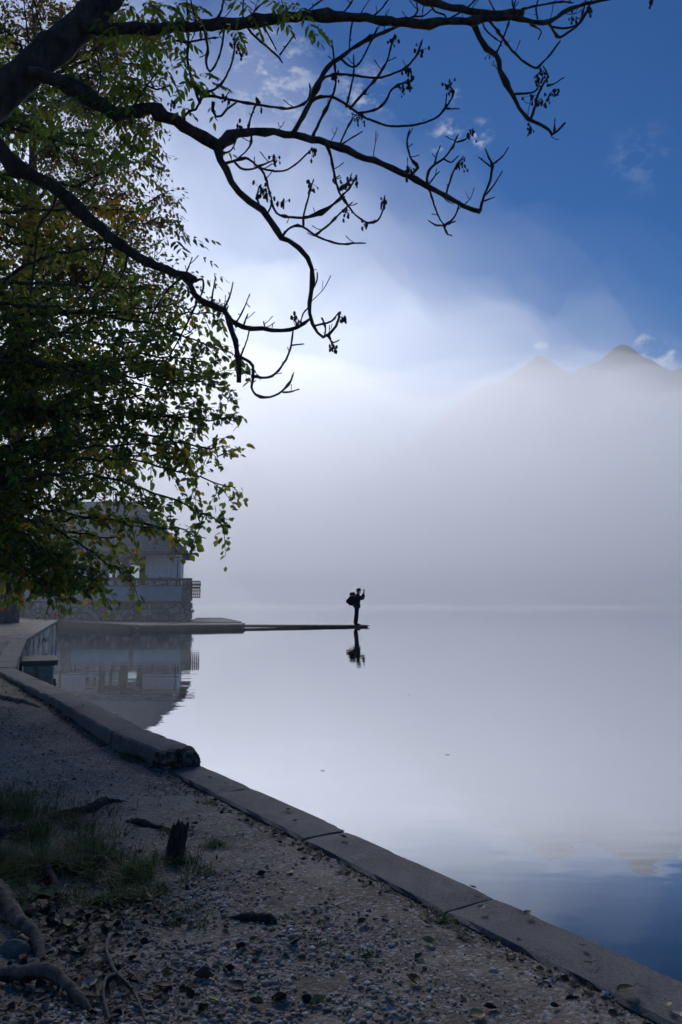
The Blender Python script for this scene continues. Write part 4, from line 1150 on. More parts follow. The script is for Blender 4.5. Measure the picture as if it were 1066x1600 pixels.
# bunches of hanging seeds
seedmat = noise_mat('dry_seed', (0.018, 0.014, 0.011), (0.05, 0.038, 0.028), 30, .8, .2)
SEEDS = [(703, 134, bC3, 5.0, 1), (737, 210, bC1, 5.2, .8), (720, 256, bC1, 5.2, .8), (640, 262, bC1, 5.15, 1), (636, 276, bC1, 5.15, .6), (640, 128, bC3, 4.95, 1), (628, 138, bC3, 4.95, .8), (657, 78, bC3, 4.9, .9), (613, 64, bC3, 4.95, .5), (637, 110, bC3, 4.9, .9), (562, 184, bC3, 4.9, .7),
         (536, 290, bC1, 4.95, 1.1), (545, 284, bC1, 4.95, .8), (556, 280, bC1, 4.95, .6), (542, 330, bC1, 4.95, .8), (600, 316, bC1, 4.95, .8), (485, 288, bC2, 4.9, .9), (409, 296, bC2, 4.8, 1.2), (415, 305, bC2, 4.8, 1), (442, 318, bC2, 4.8, .8), (430, 246, bC2, 4.8, .7), (489, 236, bC2, 4.8, .8), (373, 197, bC1, 4.8, .8), (462, 498, bC2, 5.05, .9), (537, 498, bC2, 5.05, .7), (522, 543, bC2, 5.05, .6), (570, 352, bC1, 4.95, .5), (367, 70, bC, 4.55, .9), (378, 85, bC, 4.55, .6),
         (840, 118, bB3, 5.3, 1.1), (850, 112, bB3, 5.3, .9), (833, 150, bB3, 5.3, 1.1), (843, 160, bB3, 5.3, .7), (858, 150, bB3, 5.3, .8), (867, 140, bB3, 5.3, .6), (828, 200, bB3, 5.3, .7), (895, 28, bB, 5.2, .6), (922, 14, bB, 5.2, .7), (765, 85, bB3, 5.2, .5), (1017, 2, bB, 5.2, .6), (525, 118, bC3, 4.9, .4), (405, 160, bC3, 4.6, .6), (270, 160, bC, 4.4, .7), (350, 150, bC, 4.6, .5)]
for px, py, par, dd, sc_ in SEEDS:
    c0 = D(px, py, dd + random.uniform(-.05, .05)); mb = MB()
    for k in range(int(11 * sc_ + 3)):
        e = c0 + Vector((random.gauss(0, .020), random.gauss(0, .020), random.gauss(-.008, .024))) * sc_ ** .5
        mb.tube([c0 + Vector((random.uniform(-.006, .006), 0, random.uniform(-.01, .01))), e], [.0015, .0015], 4)
        mb.blob(e + Vector((0, 0, -.006)), random.uniform(.0055, .0100), sc=(.95, .6, 1.9), j=.3)
    so = mb.build('seed_bunch', seedmat, None)
    so.parent = par; so.matrix_parent_inverse = Matrix()

# compound leaves, each one a leaf of its own
def compound(P, d, size, npair, tone):
    d = Vector(d).normalized(); side = d.cross(ZUP)
    side = side.normalized() if side.length > .05 else Vector((1, 0, 0))
    side = (side + d.cross(side) * random.uniform(-.6, .6)).normalized()
    pos, dirs, sz = [], [], []
    for k in range(npair):
        t = (k + 1) / (npair + .6)
        p = Vector(P) + d * size * t + Vector((0, 0, -.25 * size * t * t))
        for s_ in (-1, 1):
            dr = side * s_ * .9 + d * .55 + Vector((0, 0, -.55 - .3 * random.random()))
            pos.append(p); dirs.append(dr); sz.append(size * random.uniform(.36, .46))
    p = Vector(P) + d * size * .98 + Vector((0, 0, -.25 * size)); pos.append(p); dirs.append(d + Vector((0, 0, -.6))); sz.append(size * .45)
    n_ = len(pos)
    o = leaf_mesh('leaf', np.array([tuple(p) for p in pos]), np.array([tuple(p) for p in dirs]), np.array(sz), np.clip(tone + rng.normal(0, .08, n_), 0, 1), ashleaf, ash, LANCE_V, rng.uniform(-.5, .5, n_), kind=None)
    return o


LEAFSPOTS = [(170, 285, 0, 60, 34), (160, 250, 60, 115, 26), (180, 250, 110, 175, 22), (150, 245, 160, 235, 20), (255, 330, 85, 165, 16), (240, 310, -5, 30, 10), (420, 495, -8, 22, 12), (470, 494, 36, 55, 3), (365, 400, 5, 50, 7), (90, 170, 90, 175, 12), (40, 110, 140, 200, 8), (160, 240, 200, 300, 14), (250, 280, 280, 460, 10)]
for x0_, x1_, y0_, y1_, cnt in LEAFSPOTS:
    for k in range(cnt):
        px, py = random.uniform(x0_, x1_), random.uniform(y0_, y1_)
        dd = random.uniform(4.25, 5.0)
        compound(D(px, py, dd), (random.uniform(-1, 1), random.uniform(-.8, .8), random.uniform(-.7, .2)), random.uniform(.11, .17), random.choice((2, 3, 3, 4)), random.uniform(.15, .9))
for px, py, dx_ in ((318, 374, .3), (290, 372, .2), (262, 332, .4), (300, 376, .8), (316, 402, 1), (332, 430, .6), (322, 438, .9), (345, 236, .5)):
    compound(D(px - 8, py - 4, 4.9), (.8, .1, .1 - dx_ * .3), .11, 2, .3)

# ------------------------------------------------------------------ leafy trees
BROAD = [(0.0, (0.035, 0.070, 0.028)), (0.45, (0.065, 0.110, 0.034)), (0.68, (0.12, 0.14, 0.034)), (0.86, (0.22, 0.155, 0.03)), (1.0, (0.28, 0.12, 0.025))]
broadleaf = tone_mat('broad_leaf', BROAD, 0.45, 0.55, 2.6, .5)
SMALL = [(0.0, (0.05, 0.065, 0.028)), (0.45, (0.10, 0.105, 0.04)), (0.7, (0.17, 0.125, 0.05)), (1.0, (0.24, 0.13, 0.04))]
smallleaf = tone_mat('autumn_small_leaf', SMALL, 0.55, 0.4, 1.5)


def bough_tree(root, base, trunk_path, trunk_r, tips, sprays, per, size, m, leaf_parts, tone_bias, spread, bark, t0=.4, rb=.055, rise=.12):
    tpth, trr = catmull([Vector(p) for p in trunk_path], trunk_r, .3)
    mb = MB(); mb.tube(tpth, trr, 12, .04); mb.build('trunk', bark, root, True)
    PP, DD, SS, TT = [], [], [], []
    tw_mb = MB()
    for (px, py, dd) in tips:
        tip = D(px, py, dd)
        zs = tip.z - random.uniform(-.25, .55) * math.hypot(tip.x - tpth[0].x, tip.y - tpth[0].y) * .8
        best = min(tpth, key=lambda q: abs(q.z - max(trunk_path[1][2] + .6, min(trunk_path[-1][2] - .3, zs))))
        span = (tip - best); sl = span.length
        perp = Vector((-span.y, span.x, 0)).normalized()
        c1 = best + span * .33 + Vector((0, 0, random.uniform(.3, 1.3) * rise * sl)) + perp * random.uniform(-.12, .12) * sl
        c2 = best + span * .7 + Vector((0, 0, random.uniform(.1, 1.0) * rise * sl)) + perp * random.uniform(-.08, .08) * sl
        pth, rr = catmull([best, c1, c2, tip], [rb, rb * .6, rb * .32, .006], .12)
        pth = [p + Vector((random.gauss(0, .02), random.gauss(0, .02), random.gauss(0, .02))) for p in pth]
        mb = MB(); mb.tube(pth, rr, 6, .05); mb.build('bough', BARK, root, True)
        hue = random.gauss(tone_bias, .12)
        n_ = len(pth)
        for s_ in range(sprays):
            t = t0 + (1 - t0) * (s_ + random.random()) / sprays
            i = min(n_ - 2, int(t * (n_ - 1)))
            p = pth[i]; tan = (pth[i + 1] - pth[max(0, i - 1)]).normalized()
            L_ = spread * (1.25 - .85 * t) * random.uniform(.6, 1.3)
            dv = (tan * .45 + Vector((random.gauss(0, .6), random.gauss(0, .6), random.gauss(-.12, .6)))).normalized()
            q1 = p + dv * L_ * .5; q2 = p + dv * L_ + Vector((0, 0, -.22 * L_))
            tw_mb.tube([p, q1, q2], [.007, .005, .0025], 4)
            for k in range(per):
                u = (k + .5) / per
                w = p.lerp(q1, min(1, u * 2)) if u < .5 else q1.lerp(q2, u * 2 - 1)
                w = w + Vector((random.gauss(0, .035), random.gauss(0, .035), random.gauss(0, .035))) * (size / .088)
                ld = dv * .45 + Vector((random.gauss(0, .6), random.gauss(0, .6), -.55 + random.gauss(0, .35)))
                PP.append(w); DD.append(ld); SS.append(size * random.uniform(.6, 1.2)); TT.append(hue + random.gauss(0, .14) + (.3 if random.random() < .03 else 0))
    o = tw_mb.build('fine_twigs', TWIGBARK, root); o['kind'] = 'stuff'
    P = np.array([tuple(p) for p in PP]); Dn = np.array([tuple(p) for p in DD]); S = np.array(SS); T = np.clip(np.array(TT), 0, 1)
    if leaf_parts:
        scr = 533 + F * P[:, 0] / P[:, 1]           # the leaves that hang out furthest over the water
        order = np.argsort(-scr)[:900]
        sel = order[rng.permutation(len(order))[:leaf_parts]]
        protos = []
        for k in range(9):
            me = leaf_mesh('leaf_shape', np.zeros((1, 3)), np.array([[0, 1.0, 0]]), np.ones(1), np.array([k / 10]), m, None, LEAF_V, np.zeros(1), None)
            protos.append(me.data); bpy.data.objects.remove(me)
        s, d_, nn = leaf_frames(Dn[sel], rng.uniform(-1.2, 1.2, len(sel)))
        for j, i in enumerate(sel):
            lo = bpy.data.objects.new('leaf', protos[min(8, int(T[i] * 10))]); C.objects.link(lo)
            M3 = Matrix(((s[j][0], d_[j][0], nn[j][0]), (s[j][1], d_[j][1], nn[j][1]), (s[j][2], d_[j][2], nn[j][2]))) @ Matrix(((1, 0, 0), (0, 1, 0), (0, 0, 1)))
            M = Matrix.Translation(Vector(P[i])) @ M3.to_4x4() @ Matrix.Scale(float(S[i]), 4)
            lo.parent = root; lo.matrix_parent_inverse = Matrix.Translation(-root.location); lo.matrix_basis = M
        keep = np.ones(len(P), bool); keep[sel] = False
        P, Dn, S, T = P[keep], Dn[keep], S[keep], T[keep]
    leaf_mesh('crown', P, Dn, S, T, m, root)


near_tree = tag(empty('broadleaf_tree', (-7.3, 11.6, 0.45)), 'large leafy tree with low green and yellowing boughs hanging over the water', 'tree')
NT = [(362, 495, 10.5), (335, 475, 11), (374, 560, 10), (300, 520, 11), (368, 610, 10), (345, 590, 11), (370, 655, 9.5), (325, 640, 10), (364, 712, 9.5), (330, 700, 10.5), (370, 762, 9.5), (300, 720, 10), (362, 826, 9), (318, 840, 9.2), 
      (208, 902, 9), (165, 918, 9), (250, 800, 10.5), (245, 825, 9.8), (190, 840, 10), (118, 922, 9.2), (60, 905, 9.5), (100, 800, 10), (195, 720, 11), (180, 600, 11), (250, 560, 11.5), (220, 480, 11.5), (270, 450, 11), (150, 480, 11), (100, 560, 11), (60, 650, 10.5), (40, 750, 10), (120, 700, 10.5), (150, 780, 10), (20, 560, 11), (80, 470, 12), (30, 430, 12), (190, 425, 12), (-60, 500, 11), (-80, 650, 10.5), (-80, 800, 10), (-40, 400, 12), (200, 640, 10), (270, 610, 10.5), (90, 880, 9.3), (240, 520, 10.2), (310, 560, 10.4), (280, 660, 10.2), (345, 565, 10.2), (300, 575, 10.6), (320, 625, 9.8), (290, 690, 9.7), (120, 620, 9.8), (10, 640, 9.8), (70, 740, 9.6), (90, 932, 9), (150, 905, 9), (100, 905, 9.2), (130, 890, 8.9),
      (225, 330, 11.5), (200, 250, 12), (150, 300, 12), (80, 330, 12), (20, 300, 12), (-40, 250, 12), (235, 390, 11.5), (100, 380, 12), (160, 210, 12.5), (100, 160, 12.5), (40, 200, 12.5), (50, 100, 12.5), (0, 60, 12), (-50, 120, 12)]
bough_tree(near_tree, None, [(-7.3, 11.6, 0.2), (-7.2, 11.6, 1.5), (-7.0, 11.8, 4.0), (-6.8, 12.0, 7.0), (-6.7, 12.1, 9.0)], [.34, .25, .20, .13, .06], NT, 29, 16, .097, broadleaf, 300, .50, .78, GREYBARK, .30)
far_tree = tag(empty('tall_tree', (-10.35, 25.0, 0.66)), 'tall grey trunked tree at the end of the shore wall with a thin browning crown', 'tree')
FT = [(250, 250, 23), (232, 200, 24), (255, 300, 22), (262, 350, 23), (275, 425, 22), (225, 140, 24), (232, 100, 24), (200, 60, 25), (150, 30, 25), (100, 20, 26), (50, 0, 25), (0, 40, 24), (180, 180, 25), (120, 130, 26), (60, 120, 25), (20, 180, 24), (150, 260, 25), (200, 300, 23), (90, 230, 24), (40, 300, 25), (100, 340, 24), (180, 370, 23), (215, 400, 22), (140, 430, 24), (60, 400, 25), (20, 460, 24), (240, 455, 23), (270, 470, 22), (195, 470, 24),
      (245, 30, 25), (260, 70, 24), (-40, 120, 25), (-60, 260, 24), (-50, 400, 24), (120, 540, 23), (60, 600, 22), (160, 640, 23), (200, 550, 23), (100, 700, 22), (180, 720, 22), (30, 760, 21)]
bough_tree(far_tree, None, [(-10.35, 25, 0.4), (-10.32, 25, 2.5), (-10.4, 25.1, 8), (-10.2, 25, 14), (-10.3, 25, 19)], [.33, .28, .24, .17, .05], FT, 58, 15, .13, smallleaf, 0, .64, 2.1, GREYBARK, .30, .08)
# ------------------------------------------------------------------ foreground: roots, gravel, grass, stake, leaves
def gp(px, py, lift=0.0):
    """ground point under a photo pixel (a few steps to meet the uneven surface)"""
    z = 0.22
    for _ in range(6):
        p = G(px, py, z)
        z = float(zground(np.array([p.x]), np.array([p.y]))[0])
    return Vector((p.x, p.y, z + lift))


def root_run(pts, name='root', m=ROOTBARK, gnarl=.09):
    P = [gp(p[0], p[1], (p[3] if len(p) > 3 else 0) - (.02 if i in (0, len(pts) - 1) and 0 < p[0] else .004)) for i, p in enumerate(pts)]
    R = [p[2] * P[i].y / F * .80 * (.45 if i == len(pts) - 1 else 1) for i, p in enumerate(pts)]
    pp, rr = catmull(P, R, .014)
    k = np.cumsum(rng.normal(0, 1, len(pp))); ph_ = random.random() * 6
    rr = [r * (1 + gnarl * math.sin(i * .22 + ph_ + k[i] * .2) + random.uniform(-.10, .10)) for i, r in enumerate(rr)]
    pp = [p + Vector((random.gauss(0, .08) * r, random.gauss(0, .08) * r, random.gauss(0, .06) * r)) for p, r in zip(pp, rr)]
    mb = MB(); mb.tube(pp, rr, 11, .13)
    for q in range(max(1, len(pp) // 14)):          # rootlets
        i = random.randrange(2, len(pp) - 2); d = Vector((random.uniform(-1, 1), random.uniform(-1, .4), -.25)).normalized(); L_ = random.uniform(.04, .12)
        mb.tube([pp[i], pp[i] + d * L_ * .5 + Vector((0, 0, .008)), pp[i] + d * L_], [rr[i] * .32, rr[i] * .22, rr[i] * .08], 6, .1)
    return mb.build(name, m, ash, True)


root_run([(-60, 1370, 18, .05), (-20, 1395, 15, .05), (8, 1425, 13, .05), (25, 1455, 13, .045), (48, 1470, 12, .04), (60, 1490, 11, .02), (62, 1525, 9, -.01)])
root_run([(-60, 1550, 15, .02), (-10, 1540, 13, .03), (30, 1537, 12, .035), (70, 1537, 12, .04), (100, 1550, 11, .03), (125, 1572, 11, .02), (155, 1584, 9, -.005)])
root_run([(-40, 1300, 16, .02), (10, 1310, 12, .03), (60, 1290, 9, .02), (100, 1275, 8, .015), (140, 1268, 9, .012), (165, 1255, 8, .01), (222, 1251, 5, -.002)], m=ROTWOOD, gnarl=.12)
root_run([(195, 1283, 5, .0), (215, 1286, 8, .008), (240, 1293, 7, .006), (262, 1298, 6, .002), (310, 1312, 5, -.002)], m=ROTWOOD, gnarl=.12)
root_run([(342, 1433, 4, .0), (370, 1434, 6, .004), (395, 1437, 10, .012), (420, 1440, 11, .012), (436, 1445, 7, .0)], m=ROTWOOD)
root_run([(60, 1340, 10, .03), (75, 1370, 9, .03), (90, 1400, 7, .02), (92, 1430, 5, .0)], m=ROTWOOD, gnarl=.12)
root_run([(95, 1365, 12, .02), (140, 1350, 15, .03), (170, 1362, 13, .02), (200, 1385, 7, .0)], m=ROTWOOD, gnarl=.14)
root_run([(-20, 1085, 4, .0), (10, 1092, 5, .01), (45, 1100, 5, .005), (75, 1108, 3, -.005)])

stake = tag(empty('wooden_stake', gp(278, 1338)), 'short leaning rotten wooden stake stuck in the gravel', 'stake')
b0, b1 = gp(278, 1340), gp(278, 1340)
dS = b0.y
top = D(284, 1288, dS + .03); base = D(271, 1342, dS)
ax = (top - base); L_ = ax.length; ax.normalize()
rS = 13.5 * dS / F
V, Fc = [], []
NS, NL = 20, 14
side = ax.orthogonal().normalized(); s2 = ax.cross(side)
groove = [random.uniform(.72, 1.1) for _ in range(NS)]
for i in range(NL):
    t = i / (NL - 1)
    for k in range(NS):
        a = 2 * math.pi * k / NS
        r = rS * (1.08 - .22 * t) * groove[k] * (1 + random.uniform(-.05, .05))
        hh = L_ * t
        if i == NL - 1:
            hh += random.uniform(-.022, .012) + (.018 if math.cos(a) > 0 else -.012)
        V.append(base + ax * (hh - .05 * (1 - t)) + (side * math.cos(a) + s2 * math.sin(a)) * r)
for i in range(NL - 1):
    for k in range(NS):
        Fc.append((i * NS + k, i * NS + (k + 1) % NS, (i + 1) * NS + (k + 1) % NS, (i + 1) * NS + k))
V.append(base + ax * (L_ - .02)); tp = len(V) - 1
Fc += [((NL - 1) * NS + k, (NL - 1) * NS + (k + 1) % NS, tp) for k in range(NS)]
child(mesh_obj('post', V, Fc, ROTWOOD), stake)
for a_ in (0.6, 2.2, 4.4):
    mb = MB(); p = base + (side * math.cos(a_) + s2 * math.sin(a_)) * rS * .9
    mb.tube([p + ax * L_ * .25, p + ax * L_ * .7, p + ax * (L_ + random.uniform(-.01, .012))], [.007, .008, .003], 5); mb.build('splinter', ROTWOOD, stake)

# gravel
def inside_view(x, y, m=0.12):
    return (np.abs(x / y) < 0.43 + m) & (y > 1.7)


def pebbles(name, n_, yr, size_fn, dens_fn, seed, m):
    r = np.random.default_rng(seed)
    y = yr[0] + (yr[1] - yr[0]) * r.random(n_ * 5) ** 1.5
    v = r.random(n_ * 5) * 5.0
    x = np.interp(y, inner_y, inner_x) - 0.01 - v
    ok = inside_view(x, y) & (r.random(len(y)) < dens_fn(x, y, v))
    x, y = x[ok][:n_], y[ok][:n_]
    k = len(x)
    s = size_fn(x, y, r.random(k))
    P = np.stack([x, y, zground(x, y) + s * .22], 1)
    base = np.array([tuple(q) for q in ICO_V])
    sc = r.uniform(.65, 1.25, (k, 1, 3)) * np.array([1, 1, .62])
    an = r.uniform(0, 6.28, k); c, q = np.cos(an), np.sin(an)
    V = base[None] * sc * (1 + r.uniform(-.3, .28, (k, 12, 1)))
    V = np.stack([V[..., 0] * c[:, None] - V[..., 1] * q[:, None], V[..., 0] * q[:, None] + V[..., 1] * c[:, None], V[..., 2] + .25 * V[..., 0] * r.uniform(-1, 1, (k, 1))], -1)
    V = P[:, None] + V * s[:, None, None]
    Fc = (np.array(ICO_F)[None] + (np.arange(k) * 12)[:, None, None]).reshape(-1, 3)
    o = np_mesh(name, V.reshape(-1, 3), Fc, m, cols=np.repeat(np.clip(r.beta(2.0, 2.2, k), 0, 1), 12))
    o['kind'] = 'stuff'
    return o


PEB = tone_mat('gravel_stone', [(0.0, (0.09, 0.070, 0.054)), (0.4, (0.25, 0.21, 0.17)), (0.75, (0.44, 0.39, 0.335)), (1.0, (0.70, 0.68, 0.65))], 0.8, spec=.25)
gpt = [(gp(*q[:2]), q[2]) for q in ((330, 1500, .55), (250, 1440, .35), (420, 1560, .5), (150, 1320, .22), (220, 1370, .25), (300, 1400, .4), (200, 1580, .4), (480, 1480, .4), (540, 1590, .3), (30, 1490, .15))]


def patch(x, y):
    d = np.zeros_like(x)
    for p, r in gpt:
        d = np.maximum(d, np.clip(1.3 - np.hypot(x - p.x, y - p.y) / r, 0, 1))
    return d


pebbles('gravel', 15000, (1.8, 5.5), lambda x, y, u: (.0032 + .0066 * u ** 4) * (1 + .35 * patch(x, y)), lambda x, y, v: (.03 + .97 * patch(x, y) ** 1.2) * (fbm(x * 5, y * 5, 3) > .38), 3, PEB)
pebbles('gravel', 42000, (1.8, 8.0), lambda x, y, u: .0016 + .0040 * u ** 4, lambda x, y, v: (.35 + .65 * patch(x, y)) * np.clip((fbm(x * 2.4 + 9, y * 2.4, 4) - .45) * 7, .06, 1), 4, PEB)
pebbles('gravel', 5000, (5.0, 14.0), lambda x, y, u: .004 + .006 * u ** 2, lambda x, y, v: .6 * np.clip((fbm(x * 2 + 3, y * 2, 4) - .4) * 5, .05, 1), 5, PEB)
def rock(p, r, m):
    bm_ = __import__('bmesh').new()
    __import__('bmesh').ops.create_icosphere(bm_, subdivisions=3, radius=1)
    a0 = rng.random(3) * 50
    cuts_ = [(Vector(rng.normal(0, 1, 3)).normalized(), random.uniform(.62, .85)) for _ in range(7)]
    for v in bm_.verts:
        c = v.co.copy()
        for d_, k_ in cuts_:                     # broken faces
            q = c.dot(d_)
            if q > k_:
                c -= d_ * (q - k_) * .85
        n_ = float(fbm(c.x * 2 + a0[0] + c.z, c.y * 2 + a0[1], 4)) - .5
        c *= 1 + .35 * n_
        v.co = Vector((c.x * 1.15, c.y * .9, c.z * .7)) * r + p
    me = bpy.data.meshes.new('loose_stone'); bm_.to_mesh(me); bm_.free()
    me.materials.append(m)
    o = bpy.data.objects.new('loose_stone', me); C.objects.link(o)
    return o


PALE_STONE = plain('pale_stone', (.36, .35, .335), .8, .2)
ROCKS = [(22, 1490, 20, 'pale chunk of rock under the bent root'), (50, 1512, 13, 'small pale stone below the bent root'), (310, 1265 + 165, 5, 'white pebble near the dark log of root'), (412, 1502, 5, 'bright white pebble in the middle of the path'),
         (310, 1533, 8, 'rounded blue grey pebble in the gravel'), (770, 1518, 6, 'pale pebble lying near the kerb'), (612, 1478, 5, 'white angular pebble on the path'), (945, 1557, 7, 'single white stone close to the kerb foot')]
for px, py, r_, lab in ROCKS:
    p = gp(px, py); s_ = r_ * p.y / F
    o = rock(p + Vector((0, 0, s_ * .25)), s_, PALE_STONE if r_ < 10 else STONE_DARK)
    tag(o, lab, 'stone', 'loose stones on the path')

# grass
def grass_patch(name, spots, n_, h0, h1, seed, m, thr=0.0):
    r = np.random.default_rng(seed)
    w = np.array([s_[3] for s_ in spots], float); w /= w.sum()
    pick = r.choice(len(spots), n_, p=w)
    C0 = np.array([tuple(gp(s_[0], s_[1])) for s_ in spots]); Rr = np.array([s_[2] for s_ in spots])
    sc = np.array([s_[4] if len(s_) > 4 else 1 for s_ in spots])
    xy = C0[pick, :2] + r.normal(0, 1, (n_, 2)) * Rr[pick, None] * np.array([1, 1.0])
    ok = (np.interp(xy[:, 1], inner_y, inner_x) - xy[:, 0] > 0.005) & (fbm(xy[:, 0] * 8 + 3, xy[:, 1] * 8, 3) > thr)
    xy, pick = xy[ok], pick[ok]; n_ = len(xy)
    z = zground(xy[:, 0], xy[:, 1])
    h = r.uniform(h0, h1, n_) * sc[pick] * (.45 + fbm(xy[:, 0] * 7, xy[:, 1] * 7, 2))
    an = r.uniform(0, 6.28, n_); lean = r.uniform(.3, 1.6, n_)
    dx, dy = np.cos(an), np.sin(an)
    wd = r.uniform(.0012, .0026, n_)
    px_, py_ = -dy * wd, dx * wd
    B = np.stack([xy[:, 0], xy[:, 1], z - .004], 1)
    V = np.zeros((n_, 7, 3))
    for k, (t, wf) in enumerate(((0, 1), (.4, .9), (.75, .6))):
        ctr = B + np.stack([dx * lean * h * t ** 1.7, dy * lean * h * t ** 1.7, h * (t - .35 * lean * t * t)], 1)
        V[:, 2 * k] = ctr + np.stack([px_ * wf, py_ * wf, 0 * wd], 1); V[:, 2 * k + 1] = ctr - np.stack([px_ * wf, py_ * wf, 0 * wd], 1)
    V[:, 6] = B + np.stack([dx * lean * h, dy * lean * h, h * (1 - .35 * lean)], 1)
    f4 = np.array([(0, 1, 3), (0, 3, 2), (2, 3, 5), (2, 5, 4), (4, 5, 6)])
    Fc = (f4[None] + (np.arange(n_) * 7)[:, None, None]).reshape(-1, 3)
    o = np_mesh(name, V.reshape(-1, 3), Fc, m, cols=np.repeat(np.clip(r.normal(.42, .2, n_), 0, 1), 7))
    o['kind'] = 'stuff'
    return o


GRASS = tone_mat('grass_blade', [(0.0, (0.025, 0.06, 0.02)), (0.5, (0.05, 0.11, 0.03)), (0.8, (0.10, 0.14, 0.04)), (1.0, (0.30, 0.25, 0.11))], 0.6, 0.3, 1.4)
grass_patch('grass', [(20, 1290, .16, 8), (60, 1330, .16, 8), (110, 1310, .10, 4), (30, 1370, .14, 7), (180, 1350, .07, 5), (215, 1372, .06, 5), (245, 1390, .05, 4), (130, 1395, .08, 5), (180, 1405, .07, 4, .8), (-30, 1330, .25, 8), (100, 1355, .09, 4), (280, 1435, .04, 2, .6), (320, 1440, .03, 2, .6), (10, 1250, .15, 4), (60, 1260, .12, 3)], 12000, .035, .13, 11, GRASS, .50)
grass_patch('grass', [(255, 1340, .04, 6), (285, 1348, .035, 5), (310, 1360, .035, 4, .7), (335, 1322, .03, 4, .8), (265, 1300, .04, 3, .7), (325, 1365, .02, 3, .7), (207, 1182, .06, 9, 1.4), (228, 1186, .05, 8, 1.3), (35, 1075, .12, 5, .9), (60, 1085, .08, 4, .8), (150, 1135, .06, 3, .9), (330, 1255, .03, 2, .5), (590, 1365, .014, 2, .7), (637, 1393, .016, 2, .7), (575, 1490, .02, 2, .6), (695, 1440, .02, 2, .7), (720, 1443, .015, 2, .7), (505, 1442, .018, 2, .6), (245, 1231, .03, 1.5, .6), (500, 1478, .01, 1, .6), (1005 - 600, 1228, .012, 1, .6), (100, 1145, .06, 1, .5)], 2600, .018, .05, 12, GRASS)

grass_patch('grass', [(-20, 1290, .16, 8), (30, 1275, .13, 8), (75, 1300, .10, 6), (20, 1340, .14, 8), (100, 1340, .07, 4), (-20, 1400, .12, 5), (150, 1365, .06, 3), (205, 1378, .05, 3)], 6500, .06, .15, 14, GRASS, .45)
grass_patch('dry_grass', [(30, 1290, .2, 6), (100, 1330, .15, 6), (60, 1400, .15, 4), (180, 1360, .08, 3), (150, 1270, .1, 3), (290, 1345, .05, 2), (20, 1250, .15, 4)], 900, .05, .13, 15, tone_mat('dead_grass', [(0, (.05, .035, .02)), (.6, (.16, .12, .06)), (1, (.34, .28, .16))], .8))
# a low plant with broad leaves on the bank
plant = tag(empty('broad_leaved_weed', gp(48, 1420)), 'low weed with broad dark green leaves among the roots', 'plant')
pm_ = tone_mat('weed_leaf', [(0.0, (0.02, 0.06, 0.026)), (1.0, (0.05, 0.11, 0.045))], 0.75, .25, 1.2, .08)
for k in range(11):
    a = k * 2.4; p = gp(48 + random.uniform(-8, 8), 1415 + random.uniform(-6, 6), .02)
    dv = Vector((math.cos(a), math.sin(a), random.uniform(.2, .9)))
    st = MB(); e = p + dv.normalized() * random.uniform(.02, .05); st.tube([p, e], [.002, .0016], 5)
    lf = leaf_mesh('leaf', np.array([tuple(e)]), np.array([(dv.x, dv.y, dv.z * .2 - .1)]), np.array([random.uniform(.07, .115)]), np.array([random.random()]), pm_, plant, LEAF_V * np.array([1.1, 1, 1.6]), np.array([random.uniform(-.4, .4)]), None)
    so = st.build('stalk', pm_, plant)

# sticks and straw
forked = tag(empty('forked_twig', gp(175, 1530)), 'thin forked bare twig lying over leaves and gravel beside the roots', 'twig')
for nm_, pts in (('stem', [(172, 1475, 3, .03), (166, 1495, 3, .03), (172, 1515, 3, .025), (182, 1532, 3, .02), (205, 1552, 2.6, .015), (218, 1575, 2.3, .012), (228, 1600, 2, .005)]), ('side_shoot', [(180, 1533, 2.6, .02), (166, 1545, 2.6, .03), (161, 1565, 2.4, .025), (166, 1585, 2.2, .015), (175, 1606, 2, .005)])):
    P = [gp(q[0], q[1], q[3]) for q in pts]; pp, rr = catmull(P, [q[2] * P[i].y / F for i, q in enumerate(pts)], .02)
    mb = MB(); mb.tube(pp, rr, 6, .12); mb.build(nm_, TWIGBARK if False else noise_mat('grey_twig', (.06, .055, .05), (.16, .15, .14), 40, .8, .3), forked, True)
STRAW = noise_mat('dry_straw', (.20, .17, .10), (.36, .31, .20), 20, .7, .1)
STR = [([(262, 1278), (266, 1272), (272, 1268)], 'short pale curved straw beyond the wooden stake'), ([(367, 1312), (375, 1307), (383, 1302)], 'pale straw lying right of the wooden stake'), ([(398, 1311), (403, 1306), (410, 1304)], 'small hooked straw near the kerb'),
       ([(130, 1502), (142, 1513), (157, 1527)], 'straight yellow straw among dead leaves by the roots'), ([(92, 1408), (102, 1396), (108, 1388)], 'upright yellow straw on the bank'), ([(232, 1502), (262, 1504), (300, 1507), (318, 1500)], 'long thin straw lying across the gravel'),
       ([(316, 1500), (335, 1508), (352, 1520), (360, 1528)], 'bent straw joining a fallen leaf in the gravel'), ([(680, 1548), (686, 1541), (692, 1532)], 'short straw sticking up in the middle of the path'), ([(546, 1600), (556, 1590), (570, 1580)], 'straw at the near edge of the path'), ([(692, 1457), (710, 1460), (728, 1465)], 'dry straw below the kerb joint'),
       ([(312, 1577), (325, 1586), (340, 1597)], 'yellow straw among the gravel at the near edge'), ([(912, 1502), (925, 1503), (932, 1498)], 'thin pale straw lying on the kerb'), ([(235, 1410), (245, 1402), (250, 1398)], 'short yellow straw at the edge of the gravel')]
for pts, lab in STR:
    on_kerb = 'kerb' in lab and 'on the' in lab
    P = [(G(*q, NEAR_Z + .008) if on_kerb else gp(q[0], q[1], .012 + (.02 if i == 1 else 0))) for i, q in enumerate(pts)]
    pp, rr = catmull(P, [.0022] * len(P), .02)
    mb = MB(); mb.tube(pp, rr, 5); tag(mb.build('straw', STRAW, None, True), lab, 'straw', 'dry straws on the path')

